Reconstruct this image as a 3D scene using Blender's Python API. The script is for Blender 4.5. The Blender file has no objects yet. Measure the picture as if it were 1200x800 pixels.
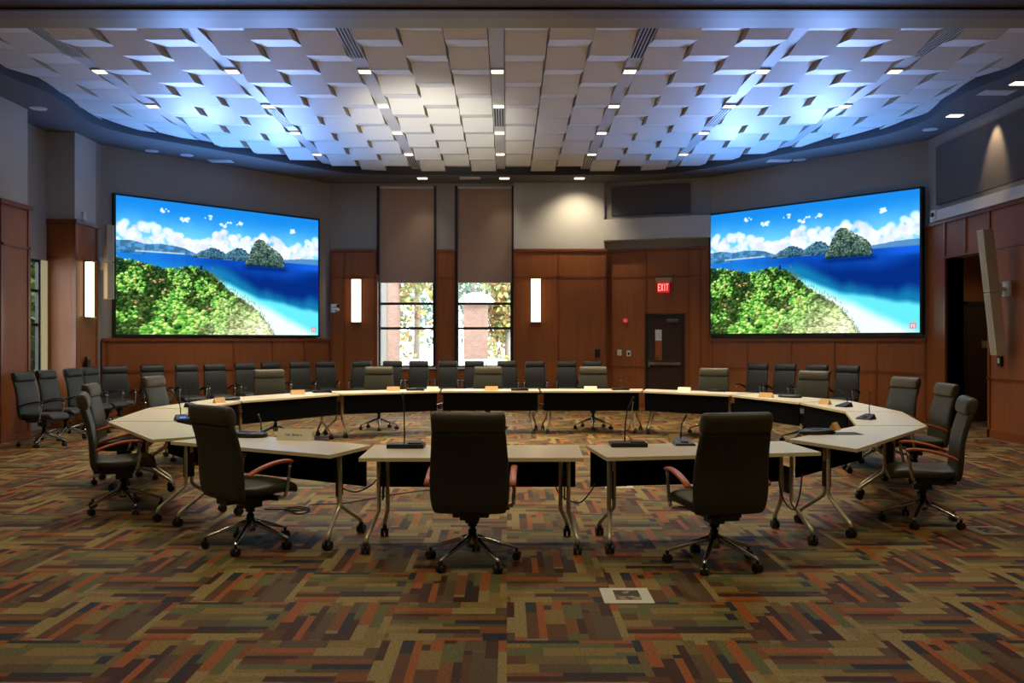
import bpy, bmesh, math, random
import numpy as np
from mathutils import Vector, Matrix, noise
random.seed(7)
C = bpy.context.scene.collection
PI = math.pi
H, F, VX, VY = 1.62, 1000.0, 594.0, 398.0
TZ = 0.74

# ------------------------------------------------------------------ helpers
class MB:
    def __init__(s): s.bm = bmesh.new()
    def box(s, x0, x1, y0, y1, z0, z1, M=None):
        vs = [s.bm.verts.new((x, y, z)) for z in (z0, z1) for y in (y0, y1) for x in (x0, x1)]
        if M is not None:
            for v in vs: v.co = M @ v.co
        for f in ((0,2,3,1),(4,5,7,6),(0,1,5,4),(1,3,7,5),(3,2,6,7),(2,0,4,6)):
            s.bm.faces.new([vs[i] for i in f])
        return s
    def prism(s, pts, z0, z1):
        a = [s.bm.verts.new((p[0], p[1], z0)) for p in pts]
        b = [s.bm.verts.new((p[0], p[1], z1)) for p in pts]
        n = len(pts)
        s.bm.faces.new(a[::-1]); s.bm.faces.new(b)
        for i in range(n): s.bm.faces.new((a[i], a[(i+1) % n], b[(i+1) % n], b[i]))
        return s
    def quad(s, *p):
        s.bm.faces.new([s.bm.verts.new(q) for q in p]); return s
    def tube(s, pts, r, n=10, smooth=True):
        pts = [Vector(p) for p in pts]
        if not hasattr(r, '__len__'): r = [r]*len(pts)
        rings = []; up = None
        for i, p in enumerate(pts):
            t = (pts[min(i+1, len(pts)-1)] - pts[max(i-1, 0)]).normalized()
            if up is None:
                up = Vector((0,0,1)) if abs(t.z) < .9 else Vector((1,0,0))
            a = t.cross(up).normalized(); b = a.cross(t).normalized(); up = b
            rings.append([s.bm.verts.new(p + a*math.cos(2*PI*k/n)*r[i] + b*math.sin(2*PI*k/n)*r[i]) for k in range(n)])
        for i in range(len(rings)-1):
            for k in range(n):
                f = s.bm.faces.new((rings[i][k], rings[i+1][k], rings[i+1][(k+1) % n], rings[i][(k+1) % n])); f.smooth = smooth
        s.bm.faces.new(rings[0][::-1]); s.bm.faces.new(rings[-1])
        return s
    def cyl(s, a, b, r, n=16): return s.tube([a, b], r, n)
    def loft(s, st, n=24, e=3.2):
        """st: list of (centre Vector, axisA Vector, axisB Vector) superellipse rings"""
        rings = []
        for c, A, B in st:
            ring = []
            for k in range(n):
                t = 2*PI*k/n
                ca, sa = math.cos(t), math.sin(t)
                ring.append(s.bm.verts.new(c + A*math.copysign(abs(ca)**(2/e), ca) + B*math.copysign(abs(sa)**(2/e), sa)))
            rings.append(ring)
        for i in range(len(rings)-1):
            for k in range(n):
                f = s.bm.faces.new((rings[i][k], rings[i+1][k], rings[i+1][(k+1) % n], rings[i][(k+1) % n])); f.smooth = True
        for rg in (rings[0][::-1], rings[-1]):
            f = s.bm.faces.new(rg); f.smooth = True
        return s
    def mesh(s, name, mat, bevel=0):
        bm = s.bm
        bmesh.ops.recalc_face_normals(bm, faces=bm.faces)
        if bevel:
            es = [e for e in bm.edges if len(e.link_faces) == 2 and e.calc_face_angle() > .6]
            bmesh.ops.bevel(bm, geom=es, offset=bevel, segments=2, affect='EDGES', profile=.7)
        me = bpy.data.meshes.new(name); bm.to_mesh(me); bm.free()
        for m in (mat if isinstance(mat, (list, tuple)) else [mat]): me.materials.append(m)
        return me
    def build(s, name, mat, parent=None, bevel=0, loc=None):
        o = bpy.data.objects.new(name, s.mesh(name, mat, bevel)); C.objects.link(o)
        if parent: o.parent = parent
        if loc: o.location = loc
        return o

def thing(name, label, cat, loc=(0,0,0), rz=0, group=None):
    o = bpy.data.objects.new(name, None); C.objects.link(o); o.empty_display_size = .1
    o.location = loc; o.rotation_euler = (0, 0, rz)
    o['label'] = label; o['category'] = cat
    if group: o['group'] = group
    return o
def tag(o, label, cat, group=None):
    o['label'] = label; o['category'] = cat
    if group: o['group'] = group
    return o
def struct(o): o['kind'] = 'structure'; return o
def dup(root, loc, rz, label, group=None):
    r = root.copy(); C.objects.link(r); r.location = loc; r.rotation_euler = (0, 0, rz)
    r['label'] = label
    if group: r['group'] = group
    for ch in list(root.children):
        c = ch.copy(); C.objects.link(c); c.parent = r
        for g in ch.children:
            d = g.copy(); C.objects.link(d); d.parent = c
    return r
def at(px, d): return (px - VX)*d/F
def zt(py, d): return H + (VY - py)*d/F
def tab(px, py):
    d = (H - TZ)*F/(py - VY); return ((px - VX)*d/F, d)
def flr(px, py):
    d = H*F/(py - VY); return ((px - VX)*d/F, d)

# ------------------------------------------------------------------ materials
def lin(c): return tuple((x/12.92 if x <= .04045 else ((x+.055)/1.055)**2.4) for x in c)
def rgb(r, g, b): return lin((r/255, g/255, b/255)) + (1,)
def newmat(name):
    m = bpy.data.materials.new(name); m.use_nodes = True
    nt = m.node_tree; return m, nt, nt.nodes['Principled BSDF']
def N(nt, t, **kw):
    n = nt.nodes.new(t)
    for k, v in kw.items(): setattr(n, k, v)
    return n
def mat(name, col, rough=.5, metal=0, noise_amt=.06, scale=8, spec=None, bump=0):
    m, nt, b = newmat(name)
    tc = N(nt, 'ShaderNodeTexCoord'); nz = N(nt, 'ShaderNodeTexNoise'); nz.inputs['Scale'].default_value = scale
    nz.inputs['Detail'].default_value = 4
    nt.links.new(tc.outputs['Object'], nz.inputs['Vector'])
    mx = N(nt, 'ShaderNodeMix', data_type='RGBA'); mx.inputs['A'].default_value = tuple(x*(1-noise_amt) for x in col[:3]) + (1,)
    mx.inputs['B'].default_value = tuple(min(1, x*(1+noise_amt)) for x in col[:3]) + (1,)
    nt.links.new(nz.outputs['Fac'], mx.inputs['Factor']); nt.links.new(mx.outputs['Result'], b.inputs['Base Color'])
    b.inputs['Roughness'].default_value = rough; b.inputs['Metallic'].default_value = metal
    if spec is not None: b.inputs['Specular IOR Level'].default_value = spec
    if bump:
        bp = N(nt, 'ShaderNodeBump'); bp.inputs['Strength'].default_value = bump; bp.inputs['Distance'].default_value = .002
        n2 = N(nt, 'ShaderNodeTexNoise'); n2.inputs['Scale'].default_value = 220
        nt.links.new(tc.outputs['Object'], n2.inputs['Vector']); nt.links.new(n2.outputs['Fac'], bp.inputs['Height'])
        nt.links.new(bp.outputs['Normal'], b.inputs['Normal'])
    return m
def emit(name, col, st):
    m, nt, b = newmat(name)
    b.inputs['Base Color'].default_value = col; b.inputs['Emission Color'].default_value = col
    b.inputs['Emission Strength'].default_value = st; return m
def wood_mat(name, c1, c2, rough=.38):
    m, nt, b = newmat(name)
    g = N(nt, 'ShaderNodeNewGeometry'); mp = N(nt, 'ShaderNodeMapping'); mp.inputs['Scale'].default_value = (14, 14, .9)
    nz = N(nt, 'ShaderNodeTexNoise'); nz.inputs['Scale'].default_value = 1; nz.inputs['Detail'].default_value = 5; nz.inputs['Distortion'].default_value = .6
    big = N(nt, 'ShaderNodeTexNoise'); big.inputs['Scale'].default_value = .9; big.inputs['Detail'].default_value = 2
    mx = N(nt, 'ShaderNodeMix', data_type='RGBA'); mx.inputs['A'].default_value = c1; mx.inputs['B'].default_value = c2
    m2 = N(nt, 'ShaderNodeMix', data_type='RGBA', blend_type='MULTIPLY'); m2.inputs['Factor'].default_value = .5
    nt.links.new(g.outputs['Position'], mp.inputs['Vector']); nt.links.new(mp.outputs['Vector'], nz.inputs['Vector'])
    nt.links.new(g.outputs['Position'], big.inputs['Vector'])
    nt.links.new(nz.outputs['Fac'], mx.inputs['Factor']); nt.links.new(mx.outputs['Result'], m2.inputs['A'])
    nt.links.new(big.outputs['Fac'], m2.inputs['B']); nt.links.new(m2.outputs['Result'], b.inputs['Base Color'])
    b.inputs['Roughness'].default_value = rough
    return m

M = {}
M['wood'] = wood_mat('cherry_wood', rgb(140, 72, 26), rgb(178, 102, 38), .48)
M['wood_dark'] = wood_mat('cherry_trim', rgb(128, 64, 26), rgb(160, 84, 36), .34)
M['door_wood'] = wood_mat('dark_door_wood', rgb(52, 32, 24), rgb(70, 42, 30), .4)
M['arm_wood'] = wood_mat('armrest_wood', rgb(190, 88, 36), rgb(220, 112, 50), .3)
M['plaster'] = mat('grey_plaster', rgb(150, 146, 140), .85, noise_amt=.03, scale=1.5)
M['plaster_light'] = mat('light_plaster', rgb(182, 178, 170), .8, noise_amt=.03, scale=1.5)
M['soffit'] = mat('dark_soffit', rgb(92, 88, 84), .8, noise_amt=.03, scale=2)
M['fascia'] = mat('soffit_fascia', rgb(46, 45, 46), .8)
M['acoustic'] = mat('acoustic_fabric', rgb(88, 84, 82), .95, noise_amt=.08, scale=60)
M['tile'] = mat('ceiling_tile', rgb(208, 203, 192), .5, noise_amt=.02, scale=3)
M['tile_edge'] = mat('tile_side', rgb(178, 170, 150), .6, noise_amt=.03)
M['slot'] = mat('slot_channel', rgb(176, 172, 166), .5)
M['beam_brown'] = mat('beam_brown', rgb(62, 50, 42), .6)
M['beam_grey'] = mat('beam_track', rgb(122, 116, 112), .45)
M['beam_tint'] = mat('beam_soffit', rgb(142, 130, 104), .45)
M['black'] = mat('black_metal', rgb(16, 16, 17), .5)
M['black_plastic'] = mat('black_plastic', rgb(20, 20, 21), .38)
M['panel_black'] = mat('modesty_fabric', rgb(8, 10, 13), .9, spec=.1)
M['leather'] = mat('dark_leather', rgb(50, 50, 38), .48, noise_amt=.12, scale=30, bump=.25)
M['leather2'] = mat('head_leather', rgb(70, 65, 50), .46, noise_amt=.12, scale=30, bump=.25)
M['leather_dark'] = mat('black_leather', rgb(36, 37, 35), .5, noise_amt=.1, scale=30)
M['chrome'] = mat('chrome', rgb(205, 205, 202), .18, 1, noise_amt=.02)
M['silver'] = mat('silver_paint', rgb(205, 196, 170), .32, .45, noise_amt=.03)
M['top'] = mat('laminate_top', rgb(224, 213, 198), .3, noise_amt=.03, scale=3)
M['top_edge'] = mat('laminate_edge', rgb(240, 222, 176), .4, noise_amt=.03)
M['paper'] = mat('cream_paper', rgb(246, 238, 214), .7)
M['tan'] = mat('tan_paper', rgb(208, 166, 108), .6)
M['white'] = mat('white_plastic', rgb(205, 203, 196), .5)
M['beige'] = mat('beige_speaker', rgb(196, 190, 168), .5)
M['grille'] = mat('speaker_grille', rgb(172, 166, 146), .6, noise_amt=.15, scale=300)
M['shadecloth'] = None
M['bronze'] = mat('brass_plate', rgb(176, 160, 128), .35, .6)
M['ink'] = mat('ink', rgb(40, 38, 50), .7)
M['sconce'] = emit('sconce_glow', (1, .78, .45, 1), 3.6)
M['lens'] = emit('downlight_glow', (1, .85, .62, 1), 5)
M['lens_dim'] = mat('lens_off', rgb(190, 190, 185), .4)
M['red'] = emit('exit_red', (1, .035, .03, 1), 1.1)
M['red_bg'] = emit('exit_face', (.55, .01, .012, 1), .9)
M['exit_letter'] = emit('exit_letter', (1, .35, .3, 1), 1.3)
M['blue_led'] = emit('blue_led', (.05, .3, 1, 1), 1.5)
M['concrete'] = mat('patio', rgb(215, 210, 200), .9)
M['white_paint'] = mat('white_paint', rgb(235, 235, 235), .5)
M['trunk'] = mat('bark', rgb(150, 140, 130), .9)

# roller shade: diffuse + translucent
m, nt, b = newmat('roller_shade_cloth')
out = nt.nodes['Material Output']
tr = N(nt, 'ShaderNodeBsdfTranslucent'); tr.inputs['Color'].default_value = rgb(196, 150, 122)
b.inputs['Base Color'].default_value = rgb(158, 136, 120); b.inputs['Roughness'].default_value = .9
ms = N(nt, 'ShaderNodeMixShader'); ms.inputs[0].default_value = .12
wv = N(nt, 'ShaderNodeTexNoise'); wv.inputs['Scale'].default_value = 3
nt.links.new(b.outputs[0], ms.inputs[1]); nt.links.new(tr.outputs[0], ms.inputs[2]); nt.links.new(ms.outputs[0], out.inputs['Surface'])
M['shadecloth'] = m
# glass
m, nt, b = newmat('window_glass')
out = nt.nodes['Material Output']
tp = N(nt, 'ShaderNodeBsdfTransparent'); tp.inputs[0].default_value = (.93, .96, .95, 1)
gl = N(nt, 'ShaderNodeBsdfGlossy'); gl.inputs['Roughness'].default_value = .03
ms = N(nt, 'ShaderNodeMixShader'); ms.inputs[0].default_value = .05
nt.links.new(tp.outputs[0], ms.inputs[1]); nt.links.new(gl.outputs[0], ms.inputs[2]); nt.links.new(ms.outputs[0], out.inputs['Surface'])
M['glass'] = m
# leaves
def leafmat(name, stops):
    m, nt, b = newmat(name)
    g = N(nt, 'ShaderNodeNewGeometry'); cr = N(nt, 'ShaderNodeValToRGB')
    cr.color_ramp.elements[0].color = stops[0]; cr.color_ramp.elements[1].color = stops[-1]
    for i, s in enumerate(stops[1:-1]):
        e = cr.color_ramp.elements.new((i+1)/(len(stops)-1)); e.color = s
    nt.links.new(g.outputs['Random Per Island'], cr.inputs['Fac']); nt.links.new(cr.outputs['Color'], b.inputs['Base Color'])
    b.inputs['Roughness'].default_value = .7; return m
M['leaf_yellow'] = leafmat('autumn_leaves', [rgb(150, 160, 96), rgb(186, 174, 100), rgb(110, 130, 84), rgb(190, 130, 96), rgb(150, 156, 96)])
M['leaf_green'] = leafmat('green_leaves', [rgb(96, 124, 108), rgb(130, 150, 124), rgb(86, 110, 104), rgb(160, 172, 148)])
M['leaf_dark'] = leafmat('hedge_leaves', [rgb(84, 104, 50), rgb(116, 134, 70), rgb(64, 84, 42), rgb(150, 160, 90)])
# brick
m, nt, b = newmat('brick')
g = N(nt, 'ShaderNodeTexCoord'); mp = N(nt, 'ShaderNodeMapping'); mp.inputs['Rotation'].default_value = (PI/2, 0, 0)
br = N(nt, 'ShaderNodeTexBrick'); br.inputs['Scale'].default_value = 4
br.inputs['Color1'].default_value = rgb(146, 112, 100); br.inputs['Color2'].default_value = rgb(132, 98, 88); br.inputs['Mortar'].default_value = rgb(150, 128, 118)
nt.links.new(g.outputs['Object'], mp.inputs[0]); nt.links.new(mp.outputs[0], br.inputs['Vector']); nt.links.new(br.outputs['Color'], b.inputs['Base Color'])
b.inputs['Roughness'].default_value = .9
M['brick'] = m

# carpet: quarter-turned tiles of segmented strips
def carpet():
    m, nt, b = newmat('striped_carpet_tiles'); L = nt.links
    def mth(op, a, bb=None, c=None):
        n = N(nt, 'ShaderNodeMath', operation=op)
        for i, v in enumerate((a, bb, c)):
            if v is None: continue
            if isinstance(v, (int, float)): n.inputs[i].default_value = v
            else: L.new(v, n.inputs[i])
        return n.outputs[0]
    g = N(nt, 'ShaderNodeNewGeometry'); sp = N(nt, 'ShaderNodeSeparateXYZ'); L.new(g.outputs['Position'], sp.inputs[0])
    T = .67
    X = mth('DIVIDE', mth('ADD', sp.outputs[0], 67*1.0), T); Y = mth('DIVIDE', mth('ADD', sp.outputs[1], -4.6+67.0), T)
    tx, ty = mth('FLOOR', X), mth('FLOOR', Y); fx, fy = mth('FRACT', X), mth('FRACT', Y)
    par = mth('FLOORED_MODULO', mth('ADD', tx, ty), 2)
    inv = mth('SUBTRACT', 1, par)
    u = mth('ADD', mth('MULTIPLY', fx, par), mth('MULTIPLY', fy, inv))
    v = mth('ADD', mth('MULTIPLY', fy, par), mth('MULTIPLY', fx, inv))
    tid = mth('FLOORED_MODULO', mth('ADD', mth('MULTIPLY', tx, 3), mth('MULTIPLY', ty, 5)), 4)
    def rnd(a, bb, c, seed=0):
        cb = N(nt, 'ShaderNodeCombineXYZ')
        for i, q in enumerate((a, bb, c)):
            if isinstance(q, (int, float)): cb.inputs[i].default_value = q
            else: L.new(q, cb.inputs[i])
        w = N(nt, 'ShaderNodeTexWhiteNoise', noise_dimensions='4D'); L.new(cb.outputs[0], w.inputs['Vector']); w.inputs['W'].default_value = seed
        return w.outputs['Value']
    # warp the strip axis for unequal widths
    vw = mth('ADD', v, mth('MULTIPLY', mth('SINE', mth('MULTIPLY', v, 18.85)), .018))
    def layer(ns, segs, seed):
        i = mth('FLOOR', mth('MULTIPLY', vw, ns))
        r = rnd(i, tid, 0.0, seed)
        j = mth('FLOOR', mth('ADD', mth('MULTIPLY', u, segs), mth('MULTIPLY', r, 3)))
        return rnd(i, j, tid, seed+1), rnd(i, j, tid, seed+5)
    a1, _ = layer(12, 1.5, 1); a2, s2 = layer(6, 2.6, 11)
    pick = mth('GREATER_THAN', s2, .66)
    val = mth('ADD', mth('MULTIPLY', a2, pick), mth('MULTIPLY', a1, mth('SUBTRACT', 1, pick)))
    cr = N(nt, 'ShaderNodeValToRGB'); cr.color_ramp.interpolation = 'CONSTANT'
    pal = [(0, (136, 112, 58)), (.14, (114, 94, 50)), (.25, (96, 58, 24)), (.33, (156, 84, 30)), (.43, (66, 32, 16)), (.52, (148, 128, 78)),
           (.65, (36, 38, 48)), (.73, (96, 96, 54)), (.81, (90, 72, 46)), (.91, (128, 76, 28))]
    el = cr.color_ramp.elements
    el[0].position = 0; el[0].color = rgb(*pal[0][1]); el[1].position = pal[1][0]; el[1].color = rgb(*pal[1][1])
    for p, c in pal[2:]:
        e = el.new(p); e.color = rgb(*c)
    L.new(val, cr.inputs['Fac'])
    # speckle + fine stripes along strip
    nz = N(nt, 'ShaderNodeTexNoise'); nz.inputs['Scale'].default_value = 75; nz.inputs['Detail'].default_value = 3; nz.inputs['Roughness'].default_value = .8
    L.new(g.outputs['Position'], nz.inputs['Vector'])
    mr = N(nt, 'ShaderNodeMapRange'); mr.inputs['From Min'].default_value = .3; mr.inputs['From Max'].default_value = .7
    mr.inputs['To Min'].default_value = .34; mr.inputs['To Max'].default_value = 1.3
    L.new(nz.outputs['Fac'], mr.inputs['Value'])
    mx = N(nt, 'ShaderNodeMix', data_type='RGBA', blend_type='MULTIPLY'); mx.inputs['Factor'].default_value = 1
    L.new(cr.outputs['Color'], mx.inputs['A']); L.new(mr.outputs['Result'], mx.inputs['B'])
    L.new(mx.outputs['Result'], b.inputs['Base Color'])
    b.inputs['Roughness'].default_value = .6; b.inputs['Specular IOR Level'].default_value = .3
    bp = N(nt, 'ShaderNodeBump'); bp.inputs['Strength'].default_value = .5; bp.inputs['Distance'].default_value = .004
    L.new(nz.outputs['Fac'], bp.inputs['Height']); L.new(bp.outputs['Normal'], b.inputs['Normal'])
    return m
M['carpet'] = carpet()

# ------------------------------------------------------------------ room shell
FL = MB().box(-12, 14, -4, 21.6, -.12, 0)
struct(FL.build('floor', M['carpet']))
BK = 20.8
def wallbox(p0, p1, t, z0, z1, off=0.0):
    """box along p0->p1, inner face offset 'off' into the room (to the left of p0->p1 being inside), thickness t outward"""
    a, bq = Vector((*p0, 0)), Vector((*p1, 0)); d = (bq-a).normalized(); n = Vector((d.y, -d.x, 0))   # right-hand side = into room when going left->right (facing +y)
    q = [a+n*off, bq+n*off, bq-n*t, a-n*t]
    return [(v.x, v.y) for v in q], z0, z1
def wb(mb, p0, p1, t, z0, z1, off=0.0):
    pts, a, bq = wallbox(p0, p1, t, z0, z1, off); mb.prism(pts, a, bq); return mb
TOPZ = 5.9
# wall node points
PL0 = (-7.93, 16.66); PL1 = (-4.31, 20.8)
PR0 = (2.41, 20.8); PR1 = (4.80, 19.98); PR2 = (8.05, 16.3)
WZ = 3.78   # top of the wood
# back wall (with two window openings)
w1 = (at(444, BK), at(509.5, BK)); w2 = (at(535.5, BK), at(600.5, BK)); WB = .95
mb = MB()
for x0, x1, z0, z1 in ((-4.31, w1[0], 0, TOPZ), (w1[1], w2[0], 0, TOPZ), (w2[1], PR0[0], 0, TOPZ),
                       (w1[0], w1[1], 0, WB), (w2[0], w2[1], 0, WB), (w1[0], w1[1], 5.36, TOPZ), (w2[0], w2[1], 5.36, TOPZ)):
    mb.box(x0, x1, BK, BK+.35, z0, z1)
struct(mb.build('wall_back', M['plaster']))
mb = MB(); wb(mb, PR0, PR1, .3, 0, TOPZ); struct(mb.build('wall_back.001', M['plaster']))
mb = MB(); wb(mb, PL0, PL1, .3, 0, TOPZ); struct(mb.build('wall_left', M['plaster']))
mb = MB(); wb(mb, PR1, PR2, .3, 0, TOPZ); struct(mb.build('wall_right', M['plaster']))
# left side wall: recess plane with window opening, and pilasters
LX, LR = -7.93, -8.43
wy0, wy1, wz0, wz1 = 14.25, 15.62, .98, 3.06
mb = MB()
mb.box(LR-.05, LR, -4, wy0, 0, TOPZ); mb.box(LR-.05, LR, wy1, 17.3, 0, TOPZ)
mb.box(LR-.05, LR, wy0, wy1, 0, wz0); mb.box(LR-.05, LR, wy0, wy1, wz1, TOPZ)
struct(mb.build('wall_left.001', M['plaster']))
def pilaster(y0, y1, nm):
    mb = MB(); mb.box(LR, LX, y0, y1, WZ, TOPZ); struct(mb.build('wall_left.002', M['plaster_light']))
    mb = MB(); mb.box(LR, LX+.02, y0-.02, y1+.02, 0, WZ)
    root = struct(mb.build(nm, M['wood']))
    mb = MB(); mb.box(LR, LX+.06, y0-.06, y1+.06, WZ-.02, WZ+.05)
    mb.box(LR, LX+.035, y0-.035, y1+.035, 3.11, 3.15); mb.box(LR, LX+.035, y0-.035, y1+.035, 0, .14)
    for yy in (y0-.033, y1-.04): mb.box(LX-.03, LX+.035, yy, yy+.07, .14, WZ)
    mb.box(LR, LR+.06, y0-.035, y0, .14, WZ)
    struct(mb.build(nm.split('.')[0]+'.009', M['wood_dark']))
pilaster(13.35, 14.12, 'trim_1'); pilaster(15.66, 16.46, 'trim_1.001')
mb = MB(); mb.box(LR, LX, 16.46, 17.0, 0, TOPZ); struct(mb.build('wall_left.003', M['plaster']))
# right side wall
RX = 8.05
mb = MB(); mb.box(RX, RX+.3, -4, 14.22, 0, TOPZ); mb.box(RX, RX+.3, 14.22, 15.6, 3.12, TOPZ); mb.box(RX, RX+.3, 15.6, 16.6, 0, TOPZ)
struct(mb.build('wall_right.001', M['plaster']))
mb = MB(); mb.box(RX+.3, 11, 17, 17.2, 0, 3.3); mb.box(10.8, 11, 13.9, 17, 0, 3.3); mb.box(RX+.3, 11, 13.9, 14.1, 0, 3.3)
struct(mb.build('wall_right.002', M['wood']))
mb = MB(); mb.box(RX+.3, 11, 13.9, 17.2, 3.3, 3.4); struct(mb.build('ceiling.003', M['soffit']))
# near walls
mb = MB(); mb.box(-8.8, 8.4, -4.3, -4, 0, TOPZ); struct(mb.build('wall_front', M['plaster']))
struct(MB().box(-9, 11.2, -4.3, 21.3, TOPZ, TOPZ+.15).build('ceiling.002', M['plaster']))

# wood panelling: back wall
def panel_run(nm, p0, p1, z1, seams, rails=(3.13,), off=.08, cap=True):
    mb = MB(); wb(mb, p0, p1, 0, 0, z1, off); o = struct(mb.build(nm, M['wood']))
    a, bq = Vector((*p0, 0)), Vector((*p1, 0)); d = (bq-a); Ln = d.length; d.normalize()
    mb = MB()
    for s in seams:
        q0 = a + d*(Ln*s - .025); q1 = a + d*(Ln*s + .025); wb(mb, q0[:2], q1[:2], -off, 0, z1, off+.015)
    for r in rails: wb(mb, p0, p1, -off, r-.025, r+.025, off+.015)
    if cap: wb(mb, p0, p1, -off+.01, z1-.03, z1+.03, off+.04)
    wb(mb, p0, p1, -off, 0, .14, off+.018)
    struct(mb.build('trim_7', M['wood_dark'])); return o
Xb = lambda px: at(px, BK)
panel_run('trim_2', (-4.28, BK), (Xb(441), BK), WZ, (.02, .3, .985), off=.1)
panel_run('trim_2', (Xb(511.5), BK), (Xb(533), BK), WZ, (.05, .95), off=.1)
panel_run('trim_2', (Xb(602), BK), (2.41, BK), WZ, (.012, .48, .985), off=.22)
panel_run('trim_2', (w1[0]-.02, BK), (w1[1]+.02, BK), WB, (), rails=(), off=.05)
panel_run('trim_2', (w2[0]-.02, BK), (w2[1]+.02, BK), WB, (), rails=(), off=.05)
panel_run('trim_3', PR0, PR1, WZ, (.06, .39, .80, .99), rails=(3.13, .98), off=.03)
# wood pilaster near right screen, wainscots
wbv = lambda a, bq, t: (a[0]+(bq[0]-a[0])*t, a[1]+(bq[1]-a[1])*t)
panel_run('trim_3', wbv(PR0, PR1, .8), PR1, WZ, (.5,), off=.08)
panel_run('trim_4', PL0, PL1, 1.62, (.02, .52, .70, .86, .99), rails=(.98,), off=.06)
panel_run('trim_4', PR1, PR2, 1.62, (.01, .2, .42, .62, .8, .99), rails=(.98,), off=.06)
# right side wood: header, pier, long wall
mb = MB(); mb.box(RX-.04, RX, -4, 14.22, 0, WZ); mb.box(RX-.04, RX, 14.22, 15.6, 3.12, WZ); mb.box(RX-.04, RX, 15.6, 16.3, 0, WZ)
mb.box(RX, RX+.32, 14.19, 14.22, 0, 3.12); mb.box(RX, RX+.3, 15.6, 15.63, 0, 3.12)
struct(mb.build('trim_5', M['wood']))
mb = MB()
for y in (15.6, 14.9, 14.16, 12.2, 10.2, 8, 6, 4): mb.box(RX-.06, RX-.04, y-.03, y+.03, 3.12 if y in (14.9,) else 0, WZ)
mb.box(RX-.06, RX-.04, -4, 14.22, 3.10, 3.15); mb.box(RX-.06, RX-.04, -4, 14.22, .96, 1.0); mb.box(RX-.09, RX, -4, 16.3, WZ-.03, WZ+.02); mb.box(RX-.06, RX-.04, -4, 14.22, 0, .14)
mb.box(RX-.06, RX-.02, 14.22, 15.6, 3.10, 3.14)
struct(mb.build('trim_5.001', M['wood_dark']))
mb = MB(); mb.box(RX-.14, RX, -4, 15.95, WZ+.03, WZ+.22); struct(mb.build('trim_6', M['white']))
# alcove door
dr = thing('door_2', 'x', 'x'); del dr['label']; del dr['category']; struct(dr)
MB().box(9.12, 9.98, 16.93, 16.99, 0, 2.3).build('door_leaf', M['door_wood'], dr)
MB().box(9.04, 9.12, 16.9, 17, 0, 2.38).box(9.98, 10.06, 16.9, 17, 0, 2.38).box(9.04, 10.06, 16.9, 17, 2.3, 2.38).build('door_frame', M['black'], dr)
MB().box(9.42, 9.66, 16.91, 16.93, 1.46, 1.6).build('door_plate', M['bronze'], dr)

# acoustic panels
o = MB().box(RX-.06, RX, 6, 15.9, 4.12, 5.2).build('acoustic_panel', M['acoustic'], bevel=.01)
tag(o, 'long dark fabric acoustic panel high on the right side wall', 'acoustic panel')
mb = MB(); a_, b_ = wbv(PR0, PR1, .06), wbv(PR0, PR1, .8); wb(mb, a_, b_, 0, 4.62, 5.32, .05)
tag(mb.build('acoustic_panel', M['acoustic'], bevel=.01), 'dark fabric acoustic panel high above the exit door', 'acoustic panel')
mb = MB(); wb(mb, PR0, PR1, 0, 4.0, 4.5, .35); struct(mb.build('wall_back.002', M['plaster_light']))
# upper light wall right of the windows
struct(MB().box(Xb(602), 2.36, BK-.12, BK, WZ+.03, 5.43).build('wall_back.003', M['plaster_light']))

# ------------------------------------------------------------------ windows of the back wall
for wi, (x0, x1) in enumerate((w1, w2)):
    root = thing('window_%d' % (wi+1), 'x', 'x'); del root['label']; del root['category']; struct(root)
    MB().box(x0, x1, BK+.15, BK+.16, WB, 5.36).build('window_pane', M['glass'], root)
    fm = MB(); fm.box(x0, x0+.035, BK+.02, BK+.2, WB, 5.36); fm.box(x1-.05, x1, BK+.02, BK+.2, WB, 5.36)
    for z in (zt(355.5, BK), zt(384.5, BK), 3.3, 4.3): fm.box(x0, x1, BK+.1, BK+.2, z-.03, z+.03)
    fm.box(x0, x1, BK+.1, BK+.2, WB, WB+.04)
    fm.build('window_frame', M['black'], root)
    MB().box(x0-.03, x1+.03, BK-.1, BK+.14, WB-.04, WB).build('window_sill', M['white'], root)
    fm = MB(); fm.box(x0-.05, x0+.015, BK-.03, BK+.02, 3.2 if wi == 0 else WB, 5.36); fm.box(x1-.02, x1+.04, BK-.03, BK+.02, WB, 5.36)
    fm.build('shade_channel', M['black'], root)
    if wi == 0: MB().box(x0-.06, x0-.01, BK-.13, BK-.03, WB, 3.2).build('window_jamb', M['wood'], root)
    sh = thing('roller_shade', ('tan roller shade half lowered over the left back window', 'tan roller shade half lowered over the right back window')[wi], 'roller shade', ((x0+x1)/2, BK, 0), 0)
    hw = (x1-x0)/2 - .02
    MB().box(-hw, hw, -.004, .004, zt(330, BK), 5.3).build('shade_cloth', M['shadecloth'], sh)
    MB().box(-hw, hw, -.012, .012, zt(330, BK)-.03, zt(330, BK)+.005).build('hem_bar', M['bronze'], sh)
    MB().cyl((-hw, .02, 5.33), (hw, .02, 5.33), .04).build('roller', M['white'], sh)
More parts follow.
